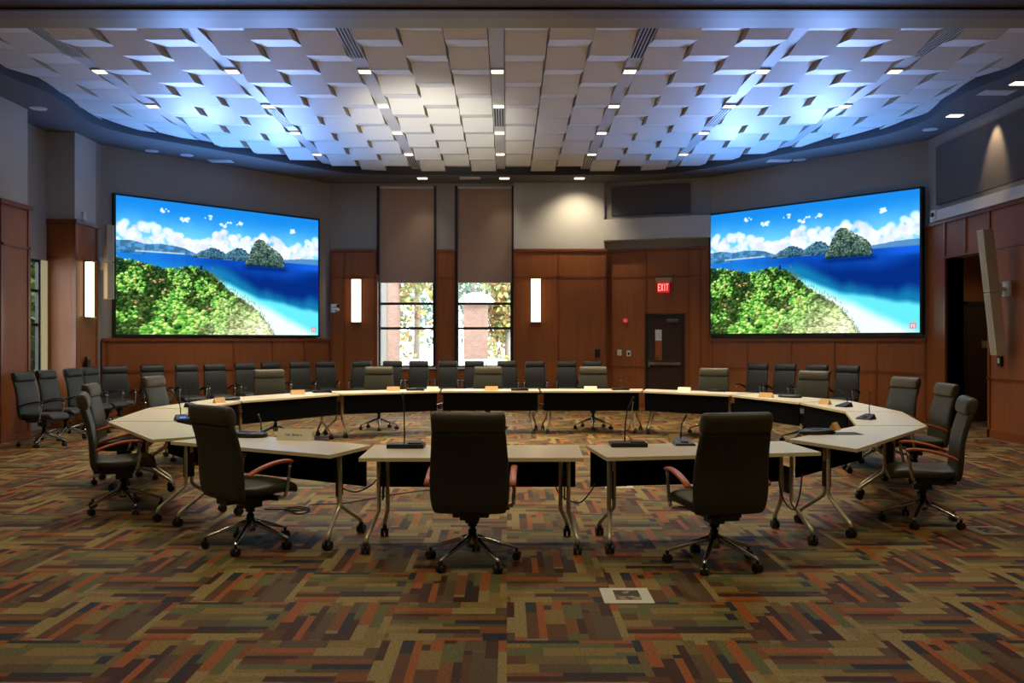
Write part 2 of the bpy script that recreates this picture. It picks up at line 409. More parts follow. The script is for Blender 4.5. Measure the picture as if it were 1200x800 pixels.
# left recess window
root = thing('window_3', 'x', 'x'); del root['label']; del root['category']; struct(root)
MB().box(LR-.035, LR-.03, wy0, wy1, wz0, wz1).build('window_pane', M['glass'], root)
fm = MB()
for y in (wy0, 15.34): fm.box(LR-.05, LR+.01, y, y+.07, wz0, wz1)
fm.box(LR-.05, LR+.01, wy1-.02, wy1, wz0, wz1)
for z in (1.89, 2.5, wz0+.02, wz1-.02): fm.box(LR-.05, LR-.01, wy0, wy1 if z > 3 or z < 1 else 15.4, z-.025, z+.025)
fm.build('window_frame', M['black'], root)
MB().box(LR, LR+.02, 15.43, 15.63, wz0, wz1).build('window_jamb', emit('jamb_painted_sun', (.62, .58, .34, 1), .35), root)  # faint emission stands in for sunlight on the jamb

# ------------------------------------------------------------------ exit door (on the slightly angled wall)
a = Vector((*PR0, 0)); bq = Vector((*PR1, 0)); dd = (bq-a).normalized(); ang = math.atan2(dd.y, dd.x)
def onR(px, off=0.0):
    # intersection of pixel ray with PR0-PR1 wall line; returns local distance
    t = (px-VX)/F; s = (t*a.y - a.x)/(dd.x - t*dd.y); p = a + dd*s; n = Vector((dd.y, -dd.x, 0)); return p + n*off
pd = onR(779.5, .06); dW = .46
dr = thing('door_1', 'x', 'x', pd, ang); del dr['label']; del dr['category']; struct(dr)
MB().box(-dW+.05, dW-.05, -.02, .03, .01, 2.18).build('door_leaf', M['door_wood'], dr)
MB().box(-dW, -dW+.05, -.05, .05, 0, 2.24).box(dW-.05, dW, -.05, .05, 0, 2.24).box(-dW, dW, -.05, .05, 2.18, 2.24).build('door_frame', M['black'], dr)
MB().box(-.22, -.06, -.035, -.02, 1.14, 1.86).build('door_window', M['wood'], dr)
MB().box(-.22, -.07, -.04, -.034, 1.6, 1.86).build('door_notice', M['white'], dr)
pb = MB(); pb.box(-.34, .36, -.1, -.06, 1.03, 1.085); pb.box(-.38, -.34, -.09, -.02, .97, 1.13); pb.box(.34, .38, -.09, -.02, 1.02, 1.1)
pb.build('push_bar', M['chrome'], dr, bevel=.006)
MB().box(.06, .34, -.1, -.02, 2.03, 2.1).build('door_closer', M['chrome'], dr, bevel=.008)
MB().cyl((-.17, -.04, 1.2), (-.17, -.06, 1.2), .03).build('door_lock', M['chrome'], dr)
# exit sign
pe = onR(778.5, .05); ex = thing('exit_sign', 'red EXIT sign under a grey light bar above the back door', 'exit sign', (pe.x, pe.y, 2.74), ang)
MB().box(-.19, .19, -.08, .02, .25, .35).build('light_bar', M['bronze'], ex, bevel=.01)
MB().box(-.15, .13, -.05, .0, 0, .25).build('sign_body', M['red_bg'], ex, bevel=.005)
def letters(mb, txt, x0, z0, w, h, gap, t, y):
    G = {'E': ((0,0,0,1),(0,0,1,0),(0,.5,.8,.5),(0,1,1,1)), 'X': ((0,0,1,1),(0,1,1,0)), 'I': ((.5,0,.5,1),), 'T': ((.5,0,.5,1),(0,1,1,1))}
    for ch in txt:
        for (xa, za, xb, zb) in G[ch]:
            p = Vector((x0+xa*w, y, z0+za*h)); q = Vector((x0+xb*w, y, z0+zb*h)); d = (q-p).normalized()*t*.5; n = Vector((-d.z, 0, d.x))
            p -= d; q += d
            mb.quad(p+n, q+n, q-n, p-n)
        x0 += (w if ch != 'I' else w*.9) + gap
mb = MB(); letters(mb, 'EXIT', -.125, .05, .045, .15, .018, .016, -.052); mb.build('sign_letters', M['exit_letter'], ex)
def wallbit(name, label, cat, px, py, w, h, m, m2=None, off=.05, dep=.03, inner=None):
    p = onR(px, off); z = zt(py, p.y); r = thing(name, label, cat, (p.x, p.y, z), ang)
    MB().box(-w/2, w/2, -dep, 0, -h/2, h/2).build('cover', m, r, bevel=.006)
    if inner: MB().box(-w*.22, w*.22, -dep-.012, -dep, -h*.28, h*.2).build('switch', m2, r)
    return r
wallbit('light_switch', 'white wall switch plate nearest the windows, left of the door', 'switch', 726.5, 413, .1, .14, M['white'], M['lens_dim'], inner=1)
wallbit('light_switch', 'white control plate with dark button right beside the door frame', 'switch', 737.5, 414, .1, .14, M['white'], M['black'], inner=1)
p = onR(733.5, .04); z = zt(375.5, p.y); r = thing('wall_sensor', 'small round red and white sensor on wood panel left of exit sign', 'sensor', (p.x, p.y, z), ang)
MB().cyl((0, 0, 0), (0, -.03, 0), .06).build('housing', M['red_bg'], r); MB().cyl((0, -.03, 0), (0, -.05, 0), .03).build('dome', M['white'], r)
o = MB().box(-.06, .06, -.04, 0, -.09, .09).build('wall_jack_box', M['black'], bevel=.01, loc=(at(699, BK), BK-.23, zt(413, BK)))
tag(o, 'small black box on wood panel right of the wall light', 'wall box')

# ------------------------------------------------------------------ sconces
def sconce(loc, rz, label):
    r = thing('wall_sconce', label, 'wall light', loc, rz, None)
    MB().box(-.13, .13, -.02, 0, 0, 1.05).build('back_plate', M['black'], r, bevel=.004)
    mb = MB(); n = 8; pts = []
    for k in range(n+1):
        t = PI*k/n; pts.append((math.cos(t)*.115, -.02-math.sin(t)*.1))
    mb.prism(pts, .01, 1.04); mb.build('glowing_shade', M['sconce'], r)
    MB().box(-.12, .12, -.125, -.02, -.015, .01).box(-.12, .12, -.125, -.02, 1.04, 1.065).build('end_cap', M['chrome'], r)
    return r
sconce((Xb(418.5), BK-.1, 2.04), 0, 'tall glowing wall sconce left of the back windows')
sconce((Xb(627.5), BK-.22, 2.04), 0, 'tall glowing wall sconce right of the back windows')
sconce((LX+.02, 16.08, 2.04), PI/2, 'tall glowing wall sconce on the left wood pilaster')

# ------------------------------------------------------------------ ceiling
ZT = 5.57; S = 1.945; SL = .2; TW = (S-SL)/3; X0 = -.14; PER = 1.235; YL = 11.69
mb = MB(); bm = mb.bm
def tri(y, par):
    t = ((y - YL)/PER + (.5 if par else 0)) % 1.0
    return abs(t-.5)*2   # 1 at low phase ->0
def colmesh(x0, x1, par, amp, y0=9.3, y1=20.8):
    ys = []; y = YL - PER*4
    while y < y1+PER: ys.append(y); y += PER/2
    ys = [q for q in ys if y0-.7 < q < y1]
    zf = lambda y: ZT + amp/2 - amp*tri(y, par)
    g = .012
    for ya, yb in zip(ys[:-1], ys[1:]):
        za, zb = zf(ya), zf(yb)
        mb.quad((x0+g, ya, za), (x1-g, ya, za), (x1-g, yb-g, zb), (x0+g, yb-g, zb))
        for xx in (x0+g, x1-g):
            f = bm.faces.new([bm.verts.new(q) for q in ((xx, ya, za), (xx, yb, zb), (xx, yb, ZT+.1), (xx, ya, ZT+.1))]); f.material_index = 1
for k in range(-4, 4):
    for j in range(3):
        x0 = X0 + k*S + SL/2 + j*TW; idx = k*3 + j
        if abs(x0+TW/2) > 7.6: continue
        amp = .115 if abs(x0+TW/2) < 6.1 else .05
        colmesh(x0, x0+TW, idx % 2, amp)
struct(mb.build('ceiling', [M['tile'], M['tile_edge']]))
mb = MB()
for k in range(-3, 4):
    x = X0 + k*S; mb.box(x-SL/2, x+SL/2, 9.3, 20.6, ZT+.0, ZT+.1)
mb.box(-7.8, 7.8, 9.3, 20.7, ZT+.1, ZT+.12)
struct(mb.build('ceiling.001', M['slot']))
# ceiling lights in slots
proto = None
pos = ['near the front beam', 'second from the front beam', 'third from the front beam', 'fourth from the front beam', 'last before the back soffit']
cols = ['far left slot', 'second slot from the left', 'slot left of centre', 'centre slot', 'slot right of centre', 'second slot from the right', 'far right slot']
for k in range(-3, 4):
    for i in range(5):
        y = 10.66 + 1.865*i
        if abs(k) == 3 and i > 2: continue
        if abs(k) == 2 and i > 3 : pass
        lab = 'lit square ceiling downlight in the %s, %s' % (cols[k+3], pos[i])
        if proto is None:
            proto = thing('ceiling_downlight', lab, 'ceiling light', (X0+k*S, y, ZT-.01), 0, 'square downlights in the ceiling slots')
            MB().box(-.1, .1, -.1, -.085, -.012, .012).box(-.1, .1, .085, .1, -.012, .012).box(-.1, -.085, -.085, .085, -.012, .012).box(.085, .1, -.085, .085, -.012, .012).build('light_frame', M['white'], proto)
            MB().box(-.085, .085, -.085, .085, -.004, .008).build('light_lens', M['lens'], proto)
        else: dup(proto, (X0+k*S, y, ZT-.01), 0, lab)
# linear air diffusers
vl = [(-1, 11.35, 'long black slotted air vent in the left of centre slot near the front beam'), (1, 11.35, 'long black slotted air vent in the right of centre slot near the front beam'),
      (0, 15.2, 'short black slotted air vent in the centre ceiling slot'), (-2, 15.2, 'black slotted air vent in the ceiling toward the left screen'), (2, 15.2, 'black slotted air vent in the ceiling toward the right screen'),
      (-1, 19.0, 'black slotted air vent at the back end of the left of centre slot'), (1, 19.0, 'black slotted air vent at the back end of the right of centre slot'),
      (-3, 11.3, 'black slotted air vent at the far left of the ceiling'), (3, 11.3, 'black slotted air vent at the far right of the ceiling')]
vproto = None
for k, y, lab in vl:
    if vproto is None:
        vproto = thing('air_vent', lab, 'air vent', (X0+k*S, y, ZT-.005), 0, 'linear slot diffusers')
        vm = MB()
        for q in range(5): vm.box(-.095+q*.045, -.085+q*.045, -.6, .6, -.012, .0)
        vm.build('vent_blades', M['white'], vproto); MB().box(-.095, .095, -.6, .6, 0, .004).build('vent_slots', M['black'], vproto)
    else: dup(vproto, (X0+k*S, y, ZT-.005), 0, lab)
# soffit ring with smooth inner edge
SZ = 5.43
def smooth(pts, it=3):
    for _ in range(it):
        q = [pts[0]]
        for p0, p1 in zip(pts[:-1], pts[1:]):
            q += [(p0[0]*.75+p1[0]*.25, p0[1]*.75+p1[1]*.25), (p0[0]*.25+p1[0]*.75, p0[1]*.25+p1[1]*.75)]
        q.append(pts[-1]); pts = q
    return pts
inner = smooth([(-7.35, 9.0), (-7.3, 12.2), (-7.0, 13.3), (-7.35, 14.8), (-7.15, 15.75), (-5.9, 17.05), (-4.0, 19.3), (-3.2, 19.75), (3.2, 19.75), (4.1, 19.4), (5.95, 17.2), (7.05, 16.0), (7.35, 14.8), (7.0, 13.3), (7.3, 12.2), (7.35, 9.0)])
outer = []
for x, y in inner:
    t = abs(x)
    outer.append((x*1.0 + (1.5 if x > 0 else -1.5) if y < 16.3 else x*(1.0+.22*min(1, t/4)), y + (0 if y < 13 else (y-13)*.26)))
outer = [(max(-8.7, min(8.3, x)), min(21.1, y)) for x, y in outer]
mb = MB(); bm = mb.bm
vi = [bm.verts.new((x, y, SZ)) for x, y in inner]; vo = [bm.verts.new((x, y, SZ)) for x, y in outer]
vt = [bm.verts.new((x, y, ZT+.2)) for x, y in inner]
for i in range(len(vi)-1):
    bm.faces.new((vi[i], vi[i+1], vo[i+1], vo[i]))
    f = bm.faces.new((vi[i+1], vi[i], vt[i], vt[i+1])); f.material_index = 1; f.smooth = True
bmesh.ops.recalc_face_normals(bm, faces=bm.faces)
struct(mb.build('trim_8', [M['soffit'], M['fascia']]))
struct(MB().box(-8.6, -7.1, -4, 9.1, SZ, SZ+.1).box(7.1, 8.3, -4, 9.1, SZ, SZ+.1).build('trim_8', M['soffit']))
# near beam and operable wall track
struct(MB().box(-8.6, 8.3, 9.76, 10.08, 5.30, 5.6).build('trim_9', M['beam_tint']))
struct(MB().box(-8.6, 8.3, 9.42, 9.72, 5.28, 5.6).build('trim_9', M['beam_grey']))
struct(MB().box(-8.6, 8.3, 9.36, 9.40, 5.24, 5.6).box(-8.6, 8.3, 9.72, 9.76, 5.33, 5.6).box(-8.6, 8.3, 8.4, 9.36, 5.26, 5.6).build('trim_9', M['beam_brown']))
struct(MB().box(-7.2, 7.2, -4, 8.4, 5.5, 5.6).build('ceiling.004', M['plaster']))
# soffit fixtures
def sofl(px, py, lit, rnd_, lab):
    d = (SZ-H)*F/(VY-py); x = at(px, d)
    r = thing('recessed_downlight' if lit or rnd_ else 'soffit_speaker_plate', lab, 'ceiling light' if lit or rnd_ else 'ceiling plate', (x, d, SZ))
    if rnd_:
        MB().tube([(0, 0, -.012), (0, 0, 0)], .13, 20).build('light_ring', M['white'], r); MB().tube([(0, 0, -.016), (0, 0, -.012)], .09, 20).build('light_lens', M['lens'] if lit else M['lens_dim'], r)
    else:
        w, h = (.14, .1) if lit else (.24, .14)
        MB().box(-w, w, -h, h, -.01, 0).build('light_frame', M['white'] if not lit else M['bronze'], r); MB().box(-w*.8, w*.8, -h*.8, h*.8, -.014, -.01).build('light_lens', M['lens'] if lit else M['lens_dim'], r)
for a_ in ((495, 208.5, 1, 0, 'lit recessed soffit light above the left back window'), (591, 208.5, 1, 0, 'lit recessed soffit light above the right back window'),
           (679, 208.5, 1, 0, 'lit recessed soffit light above the pale wall right of the windows'), (551, 208.5, 0, 0, 'unlit square plate in the soffit between the two windows'),
           (1195, 97, 1, 0, 'lit recessed soffit light nearest the right edge of the photo'), (1119, 135, 1, 0, 'lit recessed soffit light above the right side wall corner'),
           (1168, 108, 0, 0, 'pale rectangular plate in the soffit above the right acoustic panel'), (1090, 151, 0, 1, 'round unlit fitting in the soffit above the right wall corner'),
           (913, 188, 0, 0, 'pale rectangular plate in the soffit above the right screen'), (178, 176.5, 0, 1, 'leftmost round unlit fitting in the soffit above left screen'),
           (219, 181.5, 0, 1, 'second round unlit fitting in the soffit above left screen'), (259, 188.5, 0, 0, 'pale rectangular plate in the soffit above the left screen'),
           (45, 126.5, 0, 1, 'round fitting in the soffit above the left side windows'), (937, 187, 0, 1, 'small round fitting in the soffit above middle of right screen')):
    sofl(*a_)

# ------------------------------------------------------------------ LED screens
def picture(W=620, Hh=350):
    u, v = np.meshgrid(np.linspace(0, 1, W), np.linspace(0, 1, Hh))
    rs = np.random.RandomState(3)
    def fbm(sc, oct=5, ax=1.0, seed=0):
        r = np.random.RandomState(seed); o = np.zeros_like(u); amp = 1; tot = 0
        for k in range(oct):
            n = int(sc*2**k)+2; m_ = max(3, int(sc*2**k/ax*.56)+2); g = r.rand(m_+1, n+1)
            x = u*(n-1); y = v*(m_-1); xi = x.astype(int); yi = y.astype(int); fx = x-xi; fy = y-yi
            fx = fx*fx*(3-2*fx); fy = fy*fy*(3-2*fy)
            o += amp*((g[yi, xi]*(1-fx)+g[yi, xi+1]*fx)*(1-fy)+(g[yi+1, xi]*(1-fx)+g[yi+1, xi+1]*fx)*fy); tot += amp; amp *= .55
        return o/tot
    c = lambda *a: np.array(a)/255.
    def mixc(A, B, t): return A*(1-t[..., None]) + B*t[..., None]
    ss = lambda a, b, x: np.clip((x-a)/(b-a), 0, 1)**2*(3-2*np.clip((x-a)/(b-a), 0, 1))
    ip = lambda xs, ys: np.interp(u, xs, ys)
    n1 = fbm(6, 6, seed=1); n2 = fbm(14, 5, seed=2); n3 = fbm(70, 3, seed=4); n4 = fbm(5, 5, ax=5, seed=5); n5 = fbm(160, 2, seed=6)
    img = mixc(c(22, 130, 222), c(120, 208, 250), ss(0, .34, v + (n1-.5)*.1))
    # clouds
    rb = np.random.RandomState(11)
    def blob(cx, cy, r, ry, col, soft=.35, al=1.0, shade=0):
        x0, x1 = int((cx-r)*W), int((cx+r)*W)+2; y0, y1 = int((cy-ry)*Hh), int((cy+ry)*Hh)+2
        x0, y0 = max(0, x0), max(0, y0); x1, y1 = min(W, x1), min(Hh, y1)
        if x1 <= x0 or y1 <= y0: return
        U, V = u[y0:y1, x0:x1], v[y0:y1, x0:x1]; q = np.sqrt(((U-cx)/r)**2 + ((V-cy)/ry)**2)
        a_ = (1-ss(1-soft, 1, q))*al
        k = (1 + shade*(-(U-cx)/r*.5 - (V-cy)/ry))[..., None]
        img[y0:y1, x0:x1] = img[y0:y1, x0:x1]*(1-a_[..., None]) + np.clip(np.array(col)*k, 0, 1)*a_[..., None]
    tx_ = [0, .04, .1, .15, .22, .27, .32, .37, .42, .46, .52, .57, .62, .68, .72, .78, .83, .88, .93, 1]
    ty_ = [.20, .165, .14, .165, .18, .22, .24, .26, .20, .16, .15, .17, .2, .15, .15, .19, .22, .21, .18, .15]
    for _ in range(520):
        cx = rb.rand(); tp_ = np.interp(cx, tx_, ty_); cy = tp_ + .02 + (rb.rand()**.8)*(.37-tp_)
        r_ = .008 + .022*rb.rand(); w_ = 1 - .16*rb.rand()*(cy-tp_ > .03)
        blob(cx, cy, r_, r_*1.5, (w_*.96, w_*.985, 1), .6, .75)
    for (cx, cy, n_) in ((.21, .07, 5), (.30, .12, 9), (.41, .085, 4), (.565, .105, 8), (.48, .13, 5), (.85, .125, 8), (.51, .11, 4)):
        for _ in range(n_): r_ = .005+.007*rb.rand(); blob(cx+(rb.rand()-.5)*.035, cy+(rb.rand()-.5)*.03, r_, r_*1.4, (.96, .98, 1), .6, .8)
    # sea
    sea = mixc(c(28, 120, 215), c(10, 70, 175), ss(.0, .5, u+(n4-.5)*.4)); sea = mixc(sea, c(4, 40, 120), ss(.42, .56, v+(n4-.5)*.12)*ss(.42, .62, u+(n4-.5)*.3))
    sea = mixc(sea, c(20, 90, 215), ss(.78, .95, u)*(1-ss(.42, .47, v)))
    sea = mixc(sea, c(30, 170, 200), (1-ss(.35, .62, u+(n4-.5)*.3))*ss(.43, .58, v))
    bnd = ip([0, .45, .52, .574, .69, .81, .9, 1], [.55, .57, .6, .635, .70, .72, .765, .795])
    q = v - bnd + (n4-.5)*.05
    sea = mixc(sea, c(20, 130, 175), ss(-.13, -.02, q + (n4-.5)*.12)*.8); sea = mixc(sea, c(96, 220, 232), ss(-.02, .03, q))
    sand = v - ip([0, .45, .55, .65, .75, .9, 1], [.56, .585, .645, .71, .78, .90, .99])
    sea = mixc(sea, c(226, 246, 244), ss(-.03, .07, sand + (n4-.5)*.06)); 
    isea = ss(.385, .392, v); img = mixc(img, sea, isea)
    # distant land
    lt = ip([0, .05, .12, .2, .3, .36], [.325, .315, .33, .325, .345, .385]) + (n2-.5)*.02
    img = mixc(img, mixc(c(60, 130, 190), c(30, 90, 130), ss(.4, .6, n3)), ((v > lt) & (v < .39+.02*(u < .12)) & (u < .36)).astype(float)*.85)
    img = mixc(img, c(235, 245, 240), np.exp(-((v-.385-.02*(.25-u))/.005)**2)*((u > .08) & (u < .3))*.8)
    lt = ip([.8, .86, .92, 1], [.37, .36, .345, .345]) + (n2-.5)*.015
    img = mixc(img, c(60, 120, 175), ((v > lt) & (v < .395) & (u > .8)).astype(float)*.85)
    lt = ip([.33, .36, .39, .42, .45, .475, .5, .54, .57, .6, .63], [.40, .37, .34, .325, .32, .345, .355, .315, .305, .32, .40]) + (n3-.5)*.03
    img = mixc(img, mixc(c(26, 62, 84), c(88, 128, 140), ss(.4, .62, n3)), ((v > lt) & (v < .405) & (u > .33) & (u < .63)).astype(float))
    lt = ip([.59, .60, .615, .63, .65, .668, .69, .705, .73, .76, .785, .8, .808], [.45, .40, .35, .29, .235, .215, .225, .24, .27, .30, .33, .36, .45]) + (n3-.5)*.02
    rk = mixc(c(20, 42, 46), c(150, 178, 150), ss(.42, .7, n3*.7+n5*.3+.1*(.3-v)*3)); rk = mixc(rk, c(18, 38, 44), ss(.36, .43, v+(n3-.5)*.1)*.5)
    img = mixc(img, rk, ((v > lt) & (v < .44) & (u > .59) & (u < .808)).astype(float))
    img = mixc(img, c(2, 28, 92), np.exp(-((v-.455)/.02)**2)*ss(.56, .62, u)*(1-ss(.8, .84, u))*.7)
    def rocks(n_, xs, ys, yb, dark, lite, sz):
        L_ = []
        for _ in range(n_):
            cx = xs[0] + rb.rand()*(xs[-1]-xs[0]); t_ = np.interp(cx, xs, ys)
            if t_ < yb: L_.append((t_ + rb.rand()*(yb-t_), cx, t_))
        for cy, cx, t_ in sorted(L_):
            k_ = rb.rand()**1.6*(1-.5*(cy-t_)/max(.03, yb-t_)); blob(cx, cy, sz*(.6+rb.rand()), sz*2*(.6+rb.rand()), np.array(dark)*(1-k_)+np.array(lite)*k_, .5, .85, .5)
    rocks(500, [.335, .36, .39, .42, .45, .475, .5, .54, .57, .6, .625], [.395, .375, .345, .33, .325, .35, .36, .32, .31, .325, .39], .395, (.12, .28, .38), (.50, .64, .66), .004)
    rocks(1300, [.597, .615, .63, .65, .668, .69, .705, .73, .76, .785, .8], [.42, .355, .295, .24, .222, .232, .247, .277, .305, .335, .42], .43, (.06, .15, .17), (.66, .74, .60), .0045)
    # hill
    hl = ip([0, .05, .1, .16, .22, .28, .33, .376, .42, .46, .5, .546, .59, .63, .66, .69, .72, .75], [.445, .45, .465, .49, .505, .49, .475, .48, .52, .575, .64, .69, .74, .78, .82, .88, .96, 1.03]) + (n3-.5)*.06
    img = mixc(img, c(14, 50, 26), (v > hl+.015).astype(float))
    hx = [0, .05, .1, .16, .22, .28, .33, .376, .42, .46, .5, .546, .59, .63, .66, .69, .72, .75]; hy = [.445, .45, .465, .49, .505, .49, .475, .48, .52, .575, .64, .69, .74, .78, .82, .88, .96, 1.03]
    bl = []
    for _ in range(5200):
        cx = rb.rand()*.76; t_ = np.interp(cx, hx, hy); cy = t_ + rb.rand()*(1.03-t_)
        if cy > 1.03: continue
        bl.append((cy, cx, t_))
    bl.sort()
    for cy, cx, t_ in bl:
        r_ = (.006 + .011*(cy-.42))*(.6+.8*rb.rand()); pale = np.clip((cx-.36)*2.2*(cy-.5)*2.4 + (cy-.75)*.9, 0, 1); q = rb.rand()
        yi_, xi_ = min(Hh-1, max(0, int(cy*Hh))), min(W-1, int(cx*W)); dk = n2[yi_, xi_] + .25*(n1[yi_, xi_]-.5)
        base = np.array((.20, .42, .15)) if q < .4 else (np.array((.40, .62, .24)) if q < .75 else np.array((.62, .78, .38)))
        if dk > .5: base = base*.42
        if q > .97 and cx < .5: base = np.array((.66, .50, .34))
        base = base*(1-pale) + np.array((.86, .88, .66))*(.55+.5*rb.rand())*pale
        blob(cx, cy, r_, r_*1.5, base*(.65+.6*rb.rand()), .45, .95, .75)
    for _ in range(150):
        cx = .42+rb.rand()*.34; t_ = np.interp(cx, hx, hy); cy = t_ - rb.rand()**2*.06
        blob(cx, cy, .0025, .008+.01*rb.rand(), (.40, .46, .32), .5, .65)
    blob(.376, .475, .006, .014, (.04, .12, .1), .4)
    # small pink emblem with a white mark
    du, dv = (u-.972)/.0135, (v-.952)/.022
    box = (np.abs(du) < 1) & (np.abs(dv) < 1)
    img = mixc(img, c(206, 140, 150), box.astype(float)); w_ = box & (np.abs(np.abs(du)-.35-.1*dv) < .16) & (np.abs(dv) < .5)
    img = mixc(img, c(240, 225, 225), w_.astype(float))
    return np.clip(img, 0, 1)
PIC = picture()
def smat():
    m = bpy.data.materials.new('led_picture'); m.use_nodes = True; nt = m.node_tree; nt.nodes.clear()
    o = N(nt, 'ShaderNodeOutputMaterial'); e = N(nt, 'ShaderNodeEmission'); c = N(nt, 'ShaderNodeVertexColor'); c.layer_name = 'pic'
    e.inputs['Strength'].default_value = 1.25
    nt.links.new(c.outputs['Color'], e.inputs['Color']); nt.links.new(e.outputs[0], o.inputs['Surface']); return m
def screen_mesh(W, Hs):
    h, w = PIC.shape[:2]
    xs = np.linspace(0, W, w); zs = np.linspace(Hs, 0, h)
    co = np.zeros((h, w, 3)); co[..., 0] = xs[None, :]; co[..., 2] = zs[:, None]
    idx = np.arange(h*w).reshape(h, w); q = np.stack([idx[1:, :-1], idx[1:, 1:], idx[:-1, 1:], idx[:-1, :-1]], -1).reshape(-1, 4)
    me = bpy.data.meshes.new('picture'); me.vertices.add(h*w); me.vertices.foreach_set('co', co.ravel())
    me.loops.add(q.size); me.loops.foreach_set('vertex_index', q.ravel().astype(np.int32)); me.polygons.add(len(q))
    me.polygons.foreach_set('loop_start', np.arange(0, q.size, 4, dtype=np.int32)); me.polygons.foreach_set('loop_total', np.full(len(q), 4, dtype=np.int32))
    me.update(calc_edges=True)
    at_ = me.color_attributes.new('pic', 'FLOAT_COLOR', 'POINT')
    p = PIC; l = np.where(p <= .04045, p/12.92, ((p+.055)/1.055)**2.4); col = np.concatenate([l, np.ones((h, w, 1))], -1)
    at_.data.foreach_set('color', col.ravel().astype(np.float32)); me.materials.append(SM); return me
SM = smat()
def led(p0, p1, z0, hs, label):
    a = Vector((*p0, 0)); bq = Vector((*p1, 0)); W = (bq-a).length; ang = math.atan2(bq.y-a.y, bq.x-a.x)
    r = thing('video_wall_screen', label, 'screen', (a.x, a.y, z0), ang)
    o = bpy.data.objects.new('picture', screen_mesh(W, hs)); C.objects.link(o); o.parent = r
    MB().box(-.04, W+.04, .005, .13, -.04, hs+.04).build('casing', M['black'], r, bevel=.004)
    t = .04
    MB().box(-t, 0, -.01, .006, -t, hs+t).box(W, W+t, -.01, .006, -t, hs+t).box(0, W, -.01, .006, -t, 0).box(0, W, -.01, .006, hs, hs+t*.6).build('bezel', M['black'], r)
led((-7.70, 16.8), (-4.51, 20.39), 1.73, 2.74, 'large glowing video wall with tropical beach scene on the left wall')
led((4.73, 19.80), (7.87, 16.26), 1.76, 2.74, 'large glowing video wall with tropical beach scene on the right wall')

# ------------------------------------------------------------------ column speakers, cameras, boxes
def colspk(top, bot, z0, z1, y, w, label, wallx):
    r = thing('column_speaker', label, 'speaker', (0, 0, 0))
    zm = (z0+z1)/2; s = 1 if wallx > 0 else -1
    def seg(za, zb, nm):
        xa = bot + (top-bot)*(za-z0)/(z1-z0); xb = bot + (top-bot)*(zb-z0)/(z1-z0)
        mb = MB()
        for off, mm in ((0, 0),):
            vs = []
            for (x, z) in ((xa, za), (xb, zb)):
                for dx, dy in ((-w/2, -.09), (w/2, -.09), (w/2, .09), (-w/2, .09)): vs.append(mb.bm.verts.new((x+dx, y+dy, z)))
            for f in ((0,1,2,3), (4,5,6,7), (0,1,5,4), (1,2,6,5), (2,3,7,6), (3,0,4,7)): mb.bm.faces.new([vs[i] for i in f])
        o = mb.build('speaker_cabinet', M['beige'], r, bevel=.012)
        mb = MB(); vs = []
        for (x, z) in ((xa, za+.02), (xb, zb-.02)):
            for dy in (-.065, .065): vs.append((x-s*(w/2+.004), y+dy, z))
        mb.quad(vs[0], vs[1], vs[3], vs[2]); mb.build('speaker_grille', M['grille'], o)
    seg(z0, zm-.006, 'a'); seg(zm+.006, z1, 'b')
    mb = MB(); xm = (top+bot)/2; za = zm+.06
    mb.box(min(xm+s*w/2, wallx-s*.05), max(xm+s*w/2, wallx-s*.05), y-.03, y+.03, za-.03, za+.03); mb.box(min(wallx-s*.06, wallx-s*.02), max(wallx-s*.06, wallx-s*.02), y-.1, y+.1, za-.12, za+.12)
    mb.box(min(xm+s*w*.4, xm+s*(w/2+.05)), max(xm+s*w*.4, xm+s*(w/2+.05)), y-.06, y+.06, za-.1, za+.1)
    mb.build('wall_bracket', M['white'], r, bevel=.005)
colspk(7.62, 7.84, 1.37, 3.37, 13.6, .17, 'tall beige two-part column speaker tilted on a bracket at the right wall', RX-.04)
# left one hangs by the angled wall
r = thing('column_speaker', 'slim pale grey column speaker on the wall left of the left screen', 'speaker', (at(127.5, 16.42), 16.42, 0), math.atan2(1, .89))
MB().box(-.07, .07, -.09, .07, 2.4, 3.1).build('speaker_cabinet', M['beige'], r, bevel=.012)
MB().box(-.07, .07, -.09, .07, 3.115, 3.82).build('speaker_cabinet', M['beige'], r, bevel=.012)
MB().box(-.05, .05, -.094, -.09, 2.42, 3.08).box(-.05, .05, -.094, -.09, 3.13, 3.8).build('speaker_grille', M['grille'], r)
MB().box(-.03, .03, .07, .36, 3.05, 3.15).box(-.1, .1, .33, .37, 2.98, 3.22).build('wall_bracket', M['white'], r)
def ptz(loc, rz, label):
    r = thing('conference_camera', label, 'camera', loc, rz)
    MB().box(-.05, .05, -.02, 0, -.1, .1).box(-.03, .03, -.14, 0, -.1, -.07).build('mount', M['white'], r, bevel=.004)
    MB().loft([(Vector((0, -.14, z)), Vector((q, 0, 0)), Vector((0, q, 0))) for z, q in ((-.07, .075), (-.02, .08), (.0, .06))], e=2).build('camera_base', M['white'], r)
    MB().loft([(Vector((0, -.14, z)), Vector((q, 0, 0)), Vector((0, q, 0))) for z, q in ((.0, .045), (.03, .065), (.07, .065), (.1, .04))], e=2).build('camera_head', M['white'], r)
    MB().cyl((0, -.2, .05), (0, -.23, .05), .035).build('lens', M['black'], r)
ptz((at(388, 20.2), 20.35, zt(361, 20.3)), math.atan2(1, .89), 'small grey camera on wall between left screen and back sconce panel')
r = thing('ledge_camera', 'white box camera on the pale ledge above the alcove', 'camera', (at(1102, 15.8), 15.8, WZ+.14), -PI/2)
MB().box(-.09, .09, -.14, .02, -.08, .1).build('camera_body', M['white'], r, bevel=.02)
MB().box(-.05, .05, 0, .1, -.03, .03).build('mount', M['white'], r)
MB().cyl((0, -.14, .01), (0, -.17, .01), .04).build('lens', M['black'], r)
